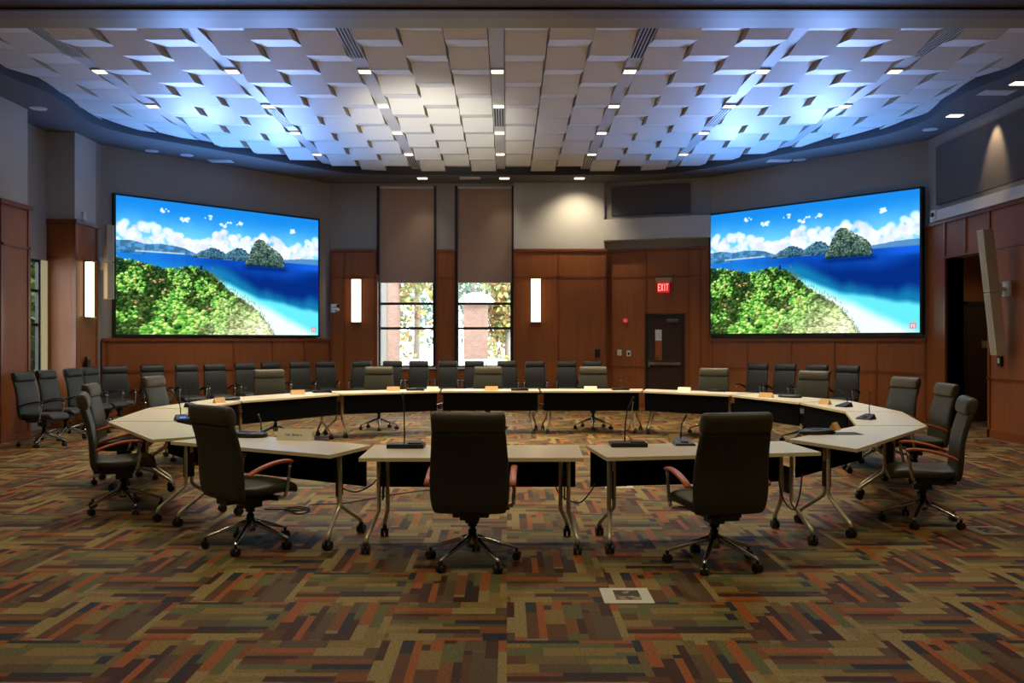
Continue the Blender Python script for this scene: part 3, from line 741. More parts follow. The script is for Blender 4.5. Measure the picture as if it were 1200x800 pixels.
o = MB().box(-.02, .02, -.06, .06, -.08, .08).build('wall_plate', M['black'], bevel=.005, loc=(RX-.06, 13.83, zt(423, 13.83)))
tag(o, 'small black control plate below the tilted right speaker', 'wall plate')
MB().box(-.03, -.02, -.03, .02, -.03, .05).build('button', M['white'], o)
o = MB().box(-.05, 0, -.05, .05, -.08, .08).build('intercom_box', M['white'], bevel=.01, loc=(LX+.045, 15.95, zt(253, 15.95))); tag(o, 'small white box on the plaster above the left wood pilaster', 'wall box')
mb = MB(); mb.box(0, .06, -.06, .06, -.12, .05).box(.01, .05, -.07, -.04, -.1, .1)
o = mb.build('wall_phone', M['black'], bevel=.012, loc=(LX+.05, 15.98, zt(424, 16))); tag(o, 'black wall phone on the wood pilaster below the left sconce', 'phone')

# ------------------------------------------------------------------ tables
def table(quad, label):
    """quad: outer0, outer1, inner1, inner0 (outer0->outer1 going round)"""
    cx = sum(p[0] for p in quad)/4; cy = sum(p[1] for p in quad)/4
    r = thing('folding_table', label, 'table', (cx, cy, 0), 0, 'tables of the conference ring')
    L = [Vector((p[0]-cx, p[1]-cy, 0)) for p in quad]
    mb = MB(); mb.prism([p[:2] for p in L], TZ-.028, TZ); 
    bmesh.ops.recalc_face_normals(mb.bm, faces=mb.bm.faces)
    for f in mb.bm.faces: f.material_index = 0 if f.normal.z > .5 else 1
    o = mb.build('tabletop', [M['top'], M['top_edge']], r)
    oo0, oo1, ii1, ii0 = L
    dirO = (oo1-oo0).normalized(); mid_o = (oo0+oo1)/2; mid_i = (ii0+ii1)/2
    inn = (mid_i-mid_o).normalized(); dpt = (mid_i-mid_o).length
    # modesty panel along the inner edge
    a, b_ = ii0 - inn*.05, ii1 - inn*.05; dI = (ii1-ii0).normalized(); a = a + dI*.03; b_ = b_ - dI*.03
    n = Vector((dI.y, -dI.x, 0))*.01
    mb = MB(); mb.prism([(a+n)[:2], (b_+n)[:2], (b_-n)[:2], (a-n)[:2]], .40, .71); mb.build('modesty_panel', M['panel_black'], r)
    # stretcher beam
    m0 = (oo0*.35+ii0*.65); m1 = (oo1*.35+ii1*.65); dM = (m1-m0).normalized()
    mb = MB(); mb.tube([m0+dM*.15+Vector((0,0,.66)), m1-dM*.15+Vector((0,0,.66))], .022, 8); mb.build('crossbar', M['black'], r)
    for e, sg in ((0, 1), (1, -1)):
        o_, i_ = (oo0, ii0) if e == 0 else (oo1, ii1)
        base = (o_+i_)/2 + dirO*sg*.13
        e2 = (i_-o_).normalized()
        for s2 in (-1, 1):
            q = base + e2*s2*.035 + dirO*sg*.03*s2
            pts = [q+Vector((0,0,z)) for z in (.70, .5, .36, .31)]
            foot = q + e2*s2*.27 + dirO*sg*(-.06)
            qq = q + e2*s2*.02
            pts += [qq+Vector((0,0,.275)), qq + (foot-qq)*.35+Vector((0,0,.215)), qq+(foot-qq)*.75+Vector((0,0,.15)), qq+(foot-qq)*.93+Vector((0,0,.12)), foot+Vector((0,0,.085))]
            mb = MB(); mb.tube(pts, [.016]*3+[.017]*6, 8); lg = mb.build('leg', M['silver'], r)
            mb = MB(); ax = Vector((e2.x, e2.y, 0)); si = Vector((-ax.y, ax.x, 0))
            c = foot + Vector((0,0,.036))
            for w in (-1, 1): mb.cyl(c+si*w*.006, c+si*w*.03, .035, 14)
            mb.cyl(foot+Vector((0,0,.04)), foot+Vector((0,0,.09)), .02, 10)
            mb.build('caster', M['black_plastic'], lg)
        mb = MB(); mb.prism([(base+e2*.05+dirO*.005)[:2], (base+e2*.05-dirO*.005)[:2], (base-e2*.05-dirO*.005)[:2], (base-e2*.05+dirO*.005)[:2]], .36, .58); mb.build('leg_plate', M['black'], r)
        mb = MB(); mb.tube([base-e2*.2+Vector((0,0,.7)), base+e2*.2+Vector((0,0,.7))], .014, 8); mb.build('support_rail', M['black'], r)
    return r
TB = [
 ([(-1.105, 6.36), (.571, 6.36), (.60, 7.14), (-1.11, 7.14)], 'pale rectangular table at the front centre of the ring behind the middle chair'),
 ([(.746, 6.386), (2.463, 6.69), (2.40, 7.42), (.66, 7.13)], 'pale front table right of centre with square microphone unit near its left end'),
 ([(-2.914, 7.395), (-1.353, 6.52), (-1.126, 7.14), (-2.55, 7.98)], 'pale front table left of centre holding the white tent card'),
 ([(2.82, 6.875), (4.30, 8.72), (3.59, 8.75), (2.50, 7.56)], 'pale angled table at right front of ring with large black desk unit'),
 ([(4.31, 8.76), (4.83, 10.42), (4.15, 10.46), (3.60, 8.79)], 'pale table at the far right of ring with one gooseneck microphone'),
 ([(4.84, 10.46), (4.95, 12.34), (4.11, 11.94), (4.16, 10.5)], 'pale table on the right of ring beside the second right chair, tan card on it'),
 ([(4.93, 12.4), (4.12, 14.15), (3.58, 13.58), (4.10, 12.0)], 'pale table at the right rear bend of the ring'),
 ([(4.08, 14.2), (2.5, 15.3), (2.33, 14.64), (3.55, 13.64)], 'pale rear table in front of the exit door'),
 ([(2.45, 15.35), (.60, 15.35), (.60, 14.66), (2.30, 14.66)], 'pale rear centre table right of the middle seam'),
 ([(.56, 15.35), (-1.15, 15.35), (-1.13, 14.66), (.56, 14.66)], 'pale rear centre table left of the middle seam'),
 ([(-1.2, 15.35), (-3.2, 14.6), (-2.68, 13.93), (-1.16, 14.64)], 'pale rear table in front of the left back sconce'),
 ([(-3.25, 14.55), (-4.35, 12.85), (-3.8, 12.25), (-2.72, 13.86)], 'pale table at the left rear bend of the ring'),
 ([(-4.37, 12.8), (-4.63, 11.0), (-3.98, 10.92), (-3.80, 12.18)], 'pale table on left of ring between the rear bend and the pointed seam'),
 ([(-4.62, 10.95), (-4.30, 9.22), (-3.62, 9.24), (-3.98, 10.87)], 'pale table at the far left of ring behind the leftmost table corner'),
 ([(-4.29, 9.17), (-3.13, 7.53), (-2.58, 7.98), (-3.6, 9.2)], 'pale angled table at the left front of the ring beside the leftmost chair'),
]
for q, l in TB: table(q, l)

# ------------------------------------------------------------------ chair
def catmull(P, n):
    out = []
    for i in range(len(P)-1):
        p0, p1, p2, p3 = P[max(i-1, 0)], P[i], P[i+1], P[min(i+2, len(P)-1)]
        for k in range(n):
            t = k/n
            out.append(tuple(.5*((2*b)+(-a+c)*t+(2*a-5*b+4*c-d)*t*t+(-a+3*b-3*c+d)*t**3) for a, b, c, d in zip(p0, p1, p2, p3)))
    out.append(P[-1]); return out
def chair(L1='leather', L2='leather2', AW='arm_wood', kw=1.0):
    r = thing('office_chair', '', 'chair')
    # backrest: (y, z, halfwidth, half thickness)
    P = catmull([(-.19, .405, .20, .012), (-.225, .415, .245, .03), (-.25, .47, .268, .034), (-.262, .58, .279, .032), (-.272, .72, .276, .03), (-.30, .86, .266, .032), (-.335, .965, .258, .034), (-.345, .99, .252, .02)], 4)
    st = []
    for i, (y, z, w, t) in enumerate(P):
        q0, q1 = P[max(i-1, 0)], P[min(i+1, len(P)-1)]; tg = Vector((0, q1[0]-q0[0], q1[1]-q0[1])).normalized(); n = Vector((0, -tg.z, tg.y))
        if i < 5: n = Vector((0, -1, .35)).normalized()
        st.append((Vector((0, y, z)), Vector((w*kw, 0, 0)), n*max(t, .008)))
    MB().loft(st, 28, 4).build('backrest', M[L1], r)
    # headrest: vertical loft, thicker and rolled
    st = []
    for (y, z, w, t) in catmull([(-.342, .978, .244, .02), (-.345, .99, .255, .045), (-.352, 1.03, .258, .056), (-.362, 1.08, .257, .054), (-.368, 1.112, .25, .04), (-.37, 1.124, .235, .018)], 4):
        st.append((Vector((0, y+.012, z)), Vector((w*kw, 0, 0)), Vector((0, -t, .0))))
    MB().loft(st, 28, 5).build('headrest', M[L2], r)
    # seat
    st = []
    for (y, z, w, t) in catmull([(-.235, .475, .21, .02), (-.21, .47, .245, .04), (-.1, .462, .258, .045), (.08, .465, .262, .05), (.2, .462, .258, .05), (.262, .445, .245, .042), (.285, .42, .22, .02)], 4):
        st.append((Vector((0, y, z)), Vector((w*kw, 0, 0)), Vector((0, .0, t))))
    MB().loft(st, 28, 3.6).build('seat', M[L1], r)
    mb = MB(); mb.box(-.13, .13, -.17, .13, .36, .415); mb.box(-.07, .07, -.26, -.1, .36, .44); mb.box(-.05, .05, -.07, .08, .30, .37)
    mb.tube([(.12, .05, .38), (.27, .06, .385)], .008, 6); mb.build('tilt_mechanism', M['black_plastic'], r, bevel=.012)
    mb = MB(); mb.cyl((0, 0, .14), (0, 0, .25), .03); mb.cyl((0, 0, .25), (0, 0, .33), .02); mb.cyl((0, 0, .27), (0, 0, .31), .035); mb.build('gas_lift', M['black'], r)
    for s in (-1, 1):
        x = s*.30*kw
        ar = MB(); Q = catmull([(-.235, .60), (-.16, .635), (-.02, .672), (.10, .683), (.17, .672)], 4)
        st = []
        for i, (y, z) in enumerate(Q):
            q0, q1 = Q[max(i-1, 0)], Q[min(i+1, len(Q)-1)]; tg = Vector((0, q1[0]-q0[0], q1[1]-q0[1])).normalized()
            e = .6 if i in (0, len(Q)-1) else 1
            st.append((Vector((x, y, z)), Vector((.026*e, 0, 0)), Vector((0, -tg.z, tg.y))*.014*e))
        ar.loft(st, 12, 2.6); arm = ar.build('armrest', M[AW], r)
        mb = MB(); mb.tube([(x, .15, .668), (x, .145, .6), (x*.99, .12, .45), (x*.97, .105, .405)], [.012, .013, .014, .014], 8)
        mb.tube([(x*.97, .10, .40), (s*.2, .09, .395), (s*.1, .06, .39)], .013, 8)
        mb.build('arm_support', M['chrome'], r)
        MB().tube([(x, -.20, .615), (s*.275*kw, -.245, .60)], .011, 8).build('arm_bracket', M['chrome'], r)
    mb = MB(); mb.cyl((0, 0, .12), (0, 0, .215), .042, 20)
    cs = []
    for k in range(5):
        t = -PI/2 + PI/5 + 2*PI*k/5; d = Vector((math.cos(t), math.sin(t), 0)); sd = Vector((-d.y, d.x, 0))
        mb.loft([(d*rr + Vector((0, 0, z)), sd*w, Vector((0, 0, h))) for rr, z, w, h in ((.02, .19, .024, .026), (.10, .168, .021, .02), (.21, .132, .018, .015), (.32, .097, .016, .012), (.350, .086, .012, .008))], 12, 2.6)
        cs.append((d, sd, t))
    mb.build('star_base', M['chrome'], r)
    cm = None
    for d, sd, t in cs:
        if cm is None:
            c = MB()
            for w in (-1, 1): c.cyl((0, w*.006, .03), (0, w*.029, .03), .03, 14)
            c.cyl((.0, 0, .04), (.0, 0, .085), .012, 10); c.box(-.024, .03, -.008, .008, .03, .06)
            cm = c.mesh('caster', M['black_plastic'], .002)
        o = bpy.data.objects.new('caster', cm); C.objects.link(o); o.parent = r; o.location = d*.335; o.rotation_euler = (0, 0, t+random.uniform(-.6, .6))
    return r
protos = {}
def place(x, y, face, label, group):
    """face: facing direction vector"""
    rz = math.atan2(face[1], face[0]) - PI/2
    if group not in protos:
        o = protos[group] = chair() if group == G1 else chair('leather_dark', 'leather_dark', 'black_plastic', .87)
        o.location = (x, y, 0); o.rotation_euler = (0, 0, rz); o['label'] = label; o['group'] = group; return o
    return dup(protos[group], (x, y, 0), rz, label, group)
G1 = 'executive chairs round the table ring'
def head(px, d, face, label, back=.345):
    f = Vector((*face, 0)).normalized(); p = Vector((at(px, d), d, 0)) + f*back
    return place(p.x, p.y, face, label, G1)
place(-.25, 6.2, (.04, 1), 'dark leather chair seen squarely from behind at the front centre table', G1)
place(1.50, 6.17, (-.2, 1), 'dark leather chair with its back to us at the front right table', G1)
place(-2.02, 6.72, (.62, .8), 'dark leather chair at the front left table by the tent card', G1)
place(-3.66, 8.15, (.95, .42), 'leftmost dark leather chair in side view at the left front table', G1)
head(107, 9.7, (.95, .22), 'dark leather chair second from the front along the left of the ring')
head(180, 11.7, (.95, -.1), 'dark leather chair at the left of the ring facing the far left table')
head(315, 14.35, (.55, -.83), 'dark leather chair facing us at the left rear bend of the ring')
head(444, 15.8, (.15, -1), 'dark leather chair facing us in front of the left window at the ring')
head(572, 15.9, (0, -1), 'dark leather chair facing us in front of the right window at the ring')
head(695, 15.9, (-.1, -1), 'dark leather chair facing us at the ring left of the exit door')
head(837, 15.1, (-.45, -.9), 'dark leather chair at the ring just right of the exit door')
head(954, 13.7, (-.7, -.7), 'dark leather chair at the ring in front of the right screen')
head(1061, 11.4, (-1, -.25), 'dark leather chair on the right of the ring furthest from us')
head(1109, 9.75, (-1, .1), 'dark leather chair at far right, half hidden behind the nearest right one')
place(3.68, 7.55, (-.93, .32), 'rightmost dark leather chair in side view at the right front table', G1)
# back row
def lw(px): return 22.65/(.89+(VX-px)/F)
def rw(px): return (4.73+.877*19.87)/(.877+(px-VX)/F)
G2 = 'spare chairs lined along the walls'
f1 = (1, -.12); fl = (.6, -.8); fr = (-.66, -.75)
row = [(26, 13.1, f1, 'spare chair nearest the camera on the left, before the near pilaster'), (53, 14.0, f1, 'spare chair in front of the narrow left side window'),
 (84, 14.9, f1, 'spare chair in front of the left wood pilaster'), (104, 15.55, f1, 'spare chair under the left pilaster sconce'),
 (134, lw(134)-.55, fl, 'first spare chair under the left screen, at its left edge'), (178, lw(178)-.35, fl, 'second spare chair under the left screen'),
 (218, lw(218)-.6, fl, 'third spare chair under the left screen'), (251, lw(251)-.6, fl, 'fourth spare chair under the left screen'), (287, lw(287)-.55, fl, 'fifth spare chair under the left screen'),
 (317, lw(317)-.35, fl, 'sixth spare chair under the left screen'), (351, lw(351)-.6, (.4, -.9), 'seventh spare chair under the left screen at its right edge'), (381, lw(381)-.6, (.3, -.95), 'spare chair in the back left corner of the room'),
 (424, 20.05, (.1, -1), 'spare chair below the left back sconce'), (460, 20.05, (0, -1), 'spare chair below the left half of the left back window'), (491, 20.05, (0, -1), 'spare chair below the right half of the left back window'),
 (525, 20.05, (0, -1), 'spare chair below the wood pier between the windows'), (556, 20.05, (0, -1), 'spare chair below the left half of the right back window'), (594, 20.05, (0, -1), 'spare chair below the right edge of the right back window'),
 (627, 20.05, (0, -1), 'spare chair below the right back sconce'), (664, 20.05, (0, -1), 'spare chair right of the one below the right sconce'), (694, 20.1, (0, -1), 'last spare chair on the back wall before the door'),
 (889, rw(889)-.6, fr, 'leftmost spare chair under the right screen'), (921, rw(921)-.6, fr, 'second spare chair under the right screen'), (958, rw(958)-.5, fr, 'third spare chair under the right screen'), (994, rw(994)-.7, fr, 'rightmost spare chair under the right screen')]
for px, d, fc, lab in row:
    f = Vector((*fc, 0)).normalized(); p = Vector((at(px, d), d, 0)) + f*.36
    place(p.x, p.y, fc, 'black leather ' + lab, G2)

# ------------------------------------------------------------------ things on the tables
def mic(px, py, neck, label, kind=0, rz=0):
    x, y = tab(px, py); r = thing('gooseneck_microphone' if neck else 'conference_unit', label, 'microphone' if neck else 'conference unit', (x, y, TZ), rz)
    if kind == 1:
        mb = MB(); mb.box(-.15, .15, -.09, .09, 0, .035); mb.build('base_unit', M['black_plastic'], r, bevel=.008)
        MB().box(.02, .13, -.07, .07, .035, .045).build('speaker_panel', M['black'], r)
        n0 = Vector((-.02, .05, .035))
    elif kind == 2:
        mb = MB(); mb.loft([(Vector((0, 0, z)), Vector((a, 0, 0)), Vector((0, b_, 0))) for z, a, b_ in ((0, .17, .10), (.015, .18, .11), (.035, .17, .1), (.045, .13, .07))], 24, 2.4); mb.build('base_unit', M['black_plastic'], r); n0 = Vector((.1, .04, .04))
        MB().box(-.08, .04, -.04, .04, .042, .05).build('speaker_panel', M['black'], r)
    else:
        mb = MB(); bm = mb.bm
        vs = [bm.verts.new(q) for q in ((-.09, -.09, 0), (.09, -.09, 0), (.07, .08, 0), (-.07, .08, 0), (-.08, -.08, .02), (.08, -.08, .02), (.05, .07, .06), (-.05, .07, .06))]
        for f in ((0,1,2,3), (4,5,6,7), (0,1,5,4), (1,2,6,5), (2,3,7,6), (3,0,4,7)): bm.faces.new([vs[i] for i in f])
        mb.build('base_unit', M['black_plastic'], r, bevel=.006); n0 = Vector((0, .05, .05))
        MB().box(-.03, .03, -.06, -.02, .028, .034).build('talk_button', M['blue_led'] if neck == 'b' else M['black'], r)
    if neck:
        nx, ny, nz = neck if neck != 'b' else (-.1, 0, .26)
        P = catmull([tuple(n0), tuple(n0+Vector((nx*.05, ny*.05, nz*.35))), tuple(n0+Vector((nx*.35, ny*.35, nz*.75))), tuple(n0+Vector((nx, ny, nz)))], 5)
        MB().tube(P, .0055, 8).build('gooseneck', M['black'], r)
        e = Vector(P[-1]); q = (e-Vector(P[-2])).normalized(); MB().tube([e, e+q*.045], [.009, .009], 8).build('mic_head', M['black_plastic'], r)
    return r
mic(213, 492, 'b', 'gooseneck microphone with blue light on the left front table', rz=.6)
mic(292, 511.5, (-.06, .06, .13), 'oval black microphone unit beside the tent card table chair', 2, rz=-.3)
mic(476, 524, (-.01, 0, .36), 'flat square microphone unit on the front centre table', 1)
mic(736, 522.5, (.06, .03, .33), 'flat square microphone unit on the front right table', 1)
mic(957, 508, None, 'large black desk unit on the right front table', 2, rz=.3)
mic(1016, 491, (-.03, .06, .22), 'gooseneck microphone on the far right table', rz=-.9)
mic(990, 476.5, (-.2, -.1, .2), 'gooseneck microphone on the right table behind the far right one', rz=-1.1)
mic(926, 465.5, None, 'black desk unit on the right rear bend table', 2, rz=-.6)
mic(841, 458.6, None, 'flat black desk unit in front of chair right of the exit door', 1, rz=-.5)
mic(727, 456.8, (.02, 0, .1), 'small black unit on the rear table below the wall switches', 1)
mic(609, 457.3, None, 'flat black desk unit on rear table beside the middle seam', 1)
mic(487, 457.3, None, 'flat black desk unit on rear table below the left window', 1)
mic(377, 459.7, (.05, 0, .15), 'black unit on the left rear table below the left screen edge', 1, rz=.4)
mic(268, 468.5, (.1, -.1, .12), 'black microphone unit on the left side of the ring by a tan card', 2, rz=.9)
mic(225, 477, (0, 0, .2), 'small gooseneck microphone on the far left table', rz=1.2)
mic(800, 521, (.03, 0, .16), 'small black microphone half hidden by the front right chair', rz=.1)
def card(px, py, m, label, rz=0, w=.11):
    x, y = tab(px, py); mb = MB(); bm = mb.bm
    a = [bm.verts.new(q) for q in ((-w, -.045, 0), (w, -.045, 0), (w, .045, 0), (-w, .045, 0), (-w, 0, .1 if w > .15 else .075), (w, 0, .1 if w > .15 else .075))]
    for f in ((0,1,5,4), (3,4,5,2), (0,4,3), (1,2,5), (0,3,2,1)): bm.faces.new([a[i] for i in f])
    o = mb.build('name_card', m, loc=(x, y, TZ)); o.rotation_euler = (0, 0, rz); tag(o, label, 'name card'); return o
tc = card(346, 515.3, M['paper'], 'cream folded tent card with dark lettering on the left front table', -.22, .16)
# faint lettering across the card face ("Tom Roberts"-like illegible line)
mb = MB()
def glyph(mb, x, kind, h=.018, w=.011):
    def seg(xa, za, xb, zb, t=.0028):
        # map onto sloping front face: y=-.045+.6*z
        p = Vector((x+xa*w, 0, za*h+.04)); q = Vector((x+xb*w, 0, zb*h+.04)); d = (q-p).normalized()*t*.5; n = Vector((-d.z, 0, d.x)); p -= d; q += d
        P = [p+n, q+n, q-n, p-n]
        mb.quad(*[(v.x, -.045+.45*v.z-.0012, v.z) for v in P])
    S_ = {'T': ((0,1,1,1),(.5,0,.5,1)), 'o': ((0,0,1,0),(1,0,1,.6),(1,.6,0,.6),(0,.6,0,0)), 'm': ((0,0,0,.6),(0,.6,1,.6),(.5,0,.5,.6),(1,0,1,.6)),
          'B': ((0,0,0,1),(0,1,.8,1),(.8,1,.8,.5),(0,.5,1,.5),(1,.5,1,0),(1,0,0,0)), 'a': ((0,0,1,0),(1,0,1,.6),(0,.6,1,.6),(0,.3,0,0),(0,.3,1,.3)),
          'k': ((0,0,0,1),(0,.3,1,.6),(.3,.35,1,0)), 'i': ((.5,0,.5,.6),), 't': ((.5,0,.5,.9),(0,.6,1,.6)), 'c': ((1,.6,0,.6),(0,.6,0,0),(0,0,1,0)), 'h': ((0,0,0,1),(0,.6,1,.6),(1,.6,1,0)), 'e': ((1,0,0,0),(0,0,0,.6),(0,.6,1,.6),(1,.6,1,.3),(1,.3,0,.3)), 'r': ((0,0,0,.6),(0,.6,.8,.6)), 's': ((0,0,1,0),(1,0,1,.3),(1,.3,0,.3),(0,.3,0,.6),(0,.6,1,.6))}
    for s_ in S_[kind]: seg(*s_)
x = -.085
for ch in 'Tom Bakers':
    if ch != ' ': glyph(mb, x, ch)
    x += .0165
mb.build('card_lettering', M['ink'], tc)
card(257, 471.8, M['tan'], 'tan card beside black microphone unit on the left of the ring', .9, .08)
card(349, 462, M['tan'], 'tan card on the left rear table, left of its black unit', .5)
card(461, 457.8, M['tan'], 'tan card on the rear table in front of the left window chair')
card(507, 457.8, M['paper'], 'cream card on the rear table right of a black unit below left window', 0, .1)
card(576, 457.3, M['tan'], 'tan card in front of the chair below the right window')
card(692, 457.3, M['paper'], 'cream card on the rear table left of the exit door')
card(802, 458.5, M['paper'], 'cream card on the rear table right below the exit door', -.5)
card(898, 465.5, M['tan'], 'tan card on the right rear table left of a black desk unit', -.8)
card(967, 473.6, M['tan'], 'tan card on the right table beside a leaning microphone', -1.1, .08)
card(978, 503.5, M['tan'], 'tan card behind the large black desk unit on right front table', .9, .07)
card(790, 518, M['tan'], 'small tan card on the front right table beside the chair', .1, .045)
mb = MB(); mb.box(-.15, .15, -.1, .1, 0, .004); xx, yy = tab(988, 508)
tag(mb.build('notepad', M['black'], loc=(xx, yy, TZ+.001)), 'thin black notepad beside the large unit on the right front table', 'notepad')

# ------------------------------------------------------------------ floor boxes and cables
m, nt, b = newmat('floor_box_insert'); g = N(nt, 'ShaderNodeNewGeometry'); vo = N(nt, 'ShaderNodeTexVoronoi'); vo.inputs['Scale'].default_value = 22
cr = N(nt, 'ShaderNodeValToRGB'); cr.color_ramp.interpolation = 'CONSTANT'; cr.color_ramp.elements[0].color = rgb(52, 40, 34); cr.color_ramp.elements[1].color = rgb(150, 132, 100); cr.color_ramp.elements[1].position = .55
e = cr.color_ramp.elements.new(.75); e.color = rgb(104, 84, 62)
nt.links.new(g.outputs['Position'], vo.inputs['Vector']); nt.links.new(vo.outputs['Color'], cr.inputs[0]); nt.links.new(cr.outputs[0], b.inputs['Base Color'])
M['insert'] = m
for px, py, lab in ((734, 698.5, 'square metal floor box set in the carpet in front of the right chair'), (1160, 622, 'square metal floor box at the right edge beyond the rightmost chair'),
                    (724, 569, 'square metal floor box seen under the front right table'), (1114, 533.5, 'square metal floor box far right behind the side chairs')):
    x, y = flr(px, py); r = thing('floor_box', lab, 'floor box', (x, y, 0))
    MB().box(-.155, .155, -.16, .16, 0, .007).build('cover_plate', M['white'] if py != 622 else M['bronze'], r, bevel=.002)
    MB().box(-.075, .085, -.095, .095, .007, .011).build('carpet_insert', M['insert'], r)
def cable(pts, r_, label, nm='power_cable'):
    P = catmull([tuple(p) for p in pts], 6); tag(MB().tube(P, r_, 6).build(nm, M['black']), label, 'cable')
def TP(px, py, d): return (at(px, d), d, zt(py, d))
cable([TP(650, 566, 6.9), TP(657, 580, 6.9), TP(678, 589, 6.9), TP(692, 576, 6.9), TP(697, 566, 6.9)], .006, 'black cable looping between the front centre and front right tables')
cable([TP(392, 560, 6.9), TP(402, 572, 6.9), TP(418, 576, 6.9), TP(434, 569, 6.9), TP(441, 562, 6.9)], .006, 'black cable looping between the front left and front centre tables')
cable([TP(912, 560, 6.9), TP(918, 585, 6.9), TP(930, 597, 6.9), TP(937, 580, 6.9), TP(940, 555, 6.9)], .006, 'black cable looping under the right end of the front right table')
def FP(px, py): x, y = flr(px, py); return (x, y, .008)
P = [FP(310, 597), FP(335, 598), FP(350, 603)]
for k in range(14): t = k*.95; x, y = flr(348, 599); P.append((x+.12*math.cos(t), y+.09*math.sin(t), .01+.002*k))
P += [FP(365, 592), FP(405, 590), FP(450, 582), FP(500, 575), FP(530, 576)]
cable(P, .006, 'black cable coiled on the carpet right of the front left chair')
cable([FP(742, 520), FP(738, 513), FP(735, 505), (at(738, 12.5), 12.5, .35), (at(742, 13.8), 13.8, .62)], .007, 'black cable dropping to the carpet under the rear right table')

# ------------------------------------------------------------------ outside
struct(MB().box(-30, 30, 21.3, 60, -.25, -.15).build('ground_outside', M['concrete']))
struct(MB().box(-30, -8.9, 0, 21.3, -.25, -.15).build('ground_outside', M['concrete']))
def leaves(mb, c, rad, n, s):
    for _ in range(n):
        while True:
            q = Vector([random.uniform(-1, 1) for _ in range(3)])
            if .2 < q.length < 1: break
        if noise.noise(q*3 + Vector(c)) < -.12: continue
        p = Vector(c) + Vector((q.x*rad[0], q.y*rad[1], q.z*rad[2]))
        a = Vector([random.uniform(-1, 1) for _ in range(3)]).normalized()*s; b_ = a.cross(Vector([random.uniform(-1, 1) for _ in range(3)])).normalized()*s*.6
        mb.quad(p-a, p-b_, p+a, p+b_)
def tree(x, y, h, rad, lm, label, n=2600):
    r = thing('tree', label, 'tree', (x, y, -.15)); mb = MB()
    for k in range(5): leaves(mb, (random.uniform(-.5, .5)*rad, random.uniform(-.4, .4)*rad, h*.62+random.uniform(-.28, .3)*h), (rad*.7, rad*.6, h*.24), n//5, .14)
    mb.build('foliage', lm, r)
    MB().tube([(0, 0, 0), (.05, 0, h*.4), (-.1, .1, h*.8)], [.14, .1, .04], 8).build('trunk', M['trunk'], r)
tree(-3.3, 31, 7.5, 2.0, M['leaf_yellow'], 'yellow green tree outside the left back window')
tree(-2.7, 36, 9, 2.2, M['leaf_green'], 'grey green tree farther out behind the left window')
tree(-1.4, 34, 9, 2.4, M['leaf_green'], 'tall green tree outside behind the brick pillar of the right window')
tree(.0, 30.5, 5.5, 1.1, M['leaf_yellow'], 'yellow tree at the right edge of the right back window')
def shrub(x, y, label):
    mb = MB(); leaves(mb, (0, 0, .6), (.6, .5, .7), 500, .1); o = mb.build('shrub', M['leaf_yellow'], loc=(x, y, -.15)); tag(o, label, 'shrub')
shrub(-3.1, 28, 'small yellow green shrub low outside the left window')
shrub(-.2, 28.5, 'small yellow green shrub low outside the right window')
r = thing('brick_building', 'pink brick building end outside the left back window', 'building', (-4.3, 29, -.15)); MB().box(-1.2, .55, 0, 1, 0, 3.9).build('brick_wall', M['brick'], r); MB().box(-1.2, .7, -.1, 1.1, 3.9, 4.3).build('stone_cap', M['white_paint'], r); MB().box(.05, .22, -.03, 0, 0, 3.9).build('downpipe', M['beam_grey'], r)
r = thing('brick_pillar', 'round-capped pink brick pillar outside the right back window', 'pillar', (-.95, 29, -.15)); MB().box(-.52, .3, 0, .8, 0, 3.0).build('brick_shaft', M['brick'], r)
MB().loft([(Vector((-.1, .4, z)), Vector((a, 0, 0)), Vector((0, a, 0))) for z, a in ((3.0, .62), (3.15, .6), (3.3, .45), (3.38, .2))], 24, 2.6).build('stone_cap', M['white_paint'], r)
def pchair(x, y, rz, label):
    r = thing('patio_chair', label, 'patio chair', (x, y, -.15), rz, 'white patio chairs'); w = M['white_paint']
    MB().box(-.25, .25, -.25, .25, .42, .46).build('seat', w, r, bevel=.01)
    mb = MB(); 
    for k in range(5): mb.box(-.22+k*.1, -.17+k*.1, .24, .27, .46, 1.15)
    mb.box(-.25, .25, .235, .275, 1.1, 1.2); mb.build('backrest', w, r)
    for sx in (-.23, .23):
        for sy in (-.23, .23): MB().cyl((sx, sy, 0), (sx, sy, .42), .02, 8).build('leg', w, r)
for x, y, rz, lab in ((-2.75, 25, .4, 'white slatted patio chair outside the left window'), (-1.15, 24.6, -.3, 'white slatted patio chair outside at left of the right window'), (-.1, 24.6, .5, 'white slatted patio chair outside at right of the right window'), (-.62, 25.6, 3, 'white slatted patio chair outside behind the patio table')):
    pchair(x, y, rz, lab)
r = thing('patio_table', 'white round patio table outside the right back window', 'patio table', (-.6, 25, -.15)); MB().cyl((0, 0, .7), (0, 0, .74), .45, 24).build('tabletop', M['white_paint'], r); MB().cyl((0, 0, 0), (0, 0, .7), .04).build('pedestal', M['white_paint'], r)
mb = MB(); leaves(mb, (0, 0, 1.9), (.9, 3.4, 2.6), 7000, .2); tag(mb.build('hedge', M['leaf_dark'], loc=(-10.6, 17.5, -.15)), 'green hedge outside the narrow left side window', 'hedge')

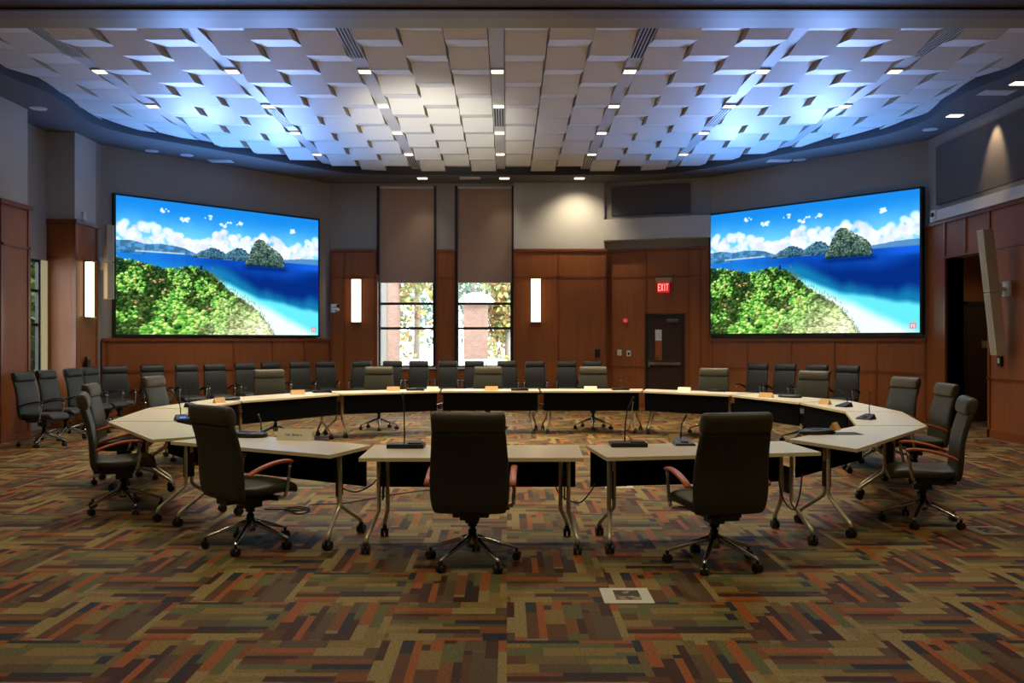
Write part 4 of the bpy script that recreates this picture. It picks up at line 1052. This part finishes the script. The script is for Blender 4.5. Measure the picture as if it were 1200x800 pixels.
# ------------------------------------------------------------------ lights
def lamp(kind, loc, energy, col, **kw):
    l = bpy.data.lights.new(kind.lower()+'_lamp', kind); l.energy = energy*(1 if kind == 'SUN' else GAIN); l.color = col
    rot = kw.pop('rot', None); tgt = kw.pop('tgt', None)
    for k, v in kw.items(): setattr(l, k, v)
    o = bpy.data.objects.new('room_and_fill_lamp', l); C.objects.link(o); o.location = loc
    if tgt is not None: o.rotation_euler = (Vector(tgt)-Vector(loc)).to_track_quat('-Z', 'Y').to_euler()
    return o
WARM = (1, .83, .52)
GAIN = 4.1
for k in (-3, -2, -1, 0, 1, 2, 3):
    for i in (0, 2, 3) if abs(k) < 3 else (0, 2):
        y = 10.66+1.865*i
        lamp('SPOT', (X0+k*S, y, ZT-.08), 78 if abs(k) < 3 else 30, WARM, tgt=(X0+k*S, y, 0), spot_size=2.0, spot_blend=.9, shadow_soft_size=.08)
for k in (-2, 0, 2):
    for y in (.5, 5.0): lamp('SPOT', (k*2.2, y, 5.4), 62, WARM, tgt=(k*2.2, y, 0), spot_size=2.1, spot_blend=1, shadow_soft_size=.2)
# added unseen spot from below, brightening the middle of the ceiling
lamp('SPOT', (-1.6, 8.6, 1.1), 950, (1, .98, .92), tgt=(-1.35, 15.4, 5.5), spot_size=.5, spot_blend=1, shadow_soft_size=.3)
# added unseen spots boosting the video walls' blue glow on the ceiling
for (x, y, tx, ty) in ((-6.6, 17.5, -5.2, 15.6), (-5.2, 19.0, -4.2, 16.8), (6.6, 17.2, 5.2, 15.4), (5.2, 18.8, 4.2, 16.6)):
    lamp('SPOT', (x*.96, y-.5, 3.0), 140, (.10, .34, 1), tgt=(tx*1.02, ty-.3, 6.0), spot_size=2.1, spot_blend=1, shadow_soft_size=.35)
    lamp('SPOT', (x*.97, y-.2, 4.2), 140, (.34, .5, 1), tgt=(tx*.75, 11.5, 5.7), spot_size=1.0, spot_blend=1, shadow_soft_size=.3)
lamp('SPOT', (9.2, 15.4, 3.2), 9, WARM, tgt=(9.4, 16.2, 0), spot_size=2.4, spot_blend=1, shadow_soft_size=.1)  # added unseen fill spot, lifts the dark alcove
# soffit wall washers
lamp('SPOT', (7.75, 13.9, SZ-.05), 32, (1, .72, .42), tgt=(8.2, 14.0, 3.9), spot_size=.9, spot_blend=.8, shadow_soft_size=.03)
lamp('SPOT', (at(679, 19.8), 19.85, SZ-.05), 40, (1, .85, .6), tgt=(at(675, 20.8), 20.8, 3.4), spot_size=1.9, spot_blend=1, shadow_soft_size=.04)
lamp('SPOT', (at(591, 20.1), 20.15, SZ-.05), 7, (1, .85, .6), tgt=(at(591, 20.8), 20.8, 2.6), spot_size=1.3, spot_blend=1, shadow_soft_size=.04)
lamp('SPOT', (at(495, 20.1), 20.15, SZ-.05), 7, (1, .85, .6), tgt=(at(495, 20.8), 20.8, 2.6), spot_size=1.3, spot_blend=1, shadow_soft_size=.04)
s = lamp('SUN', (0, 0, 20), 3, (1, .96, .88), tgt=(-6, 8, 11)); s.data.angle = .02; s.name = 'sun_light'
w = bpy.data.worlds.new('World'); bpy.context.scene.world = w; w.use_nodes = True
w.node_tree.nodes['Background'].inputs[0].default_value = (.85, .93, 1, 1); w.node_tree.nodes['Background'].inputs[1].default_value = 8

# ------------------------------------------------------------------ camera
cd = bpy.data.cameras.new('camera'); cam = bpy.data.objects.new('camera', cd); C.objects.link(cam)
cam.location = (0, 0, H); cam.rotation_euler = (PI/2, 0, 0)
cd.sensor_width = 36; cd.lens = 30; cd.shift_x = 6/1200; cd.shift_y = -2/1200; cd.clip_end = 200
bpy.context.scene.camera = cam
vs = bpy.context.scene.view_settings; vs.view_transform = 'Standard'; vs.look = 'None'; vs.exposure = 0; vs.gamma = 1
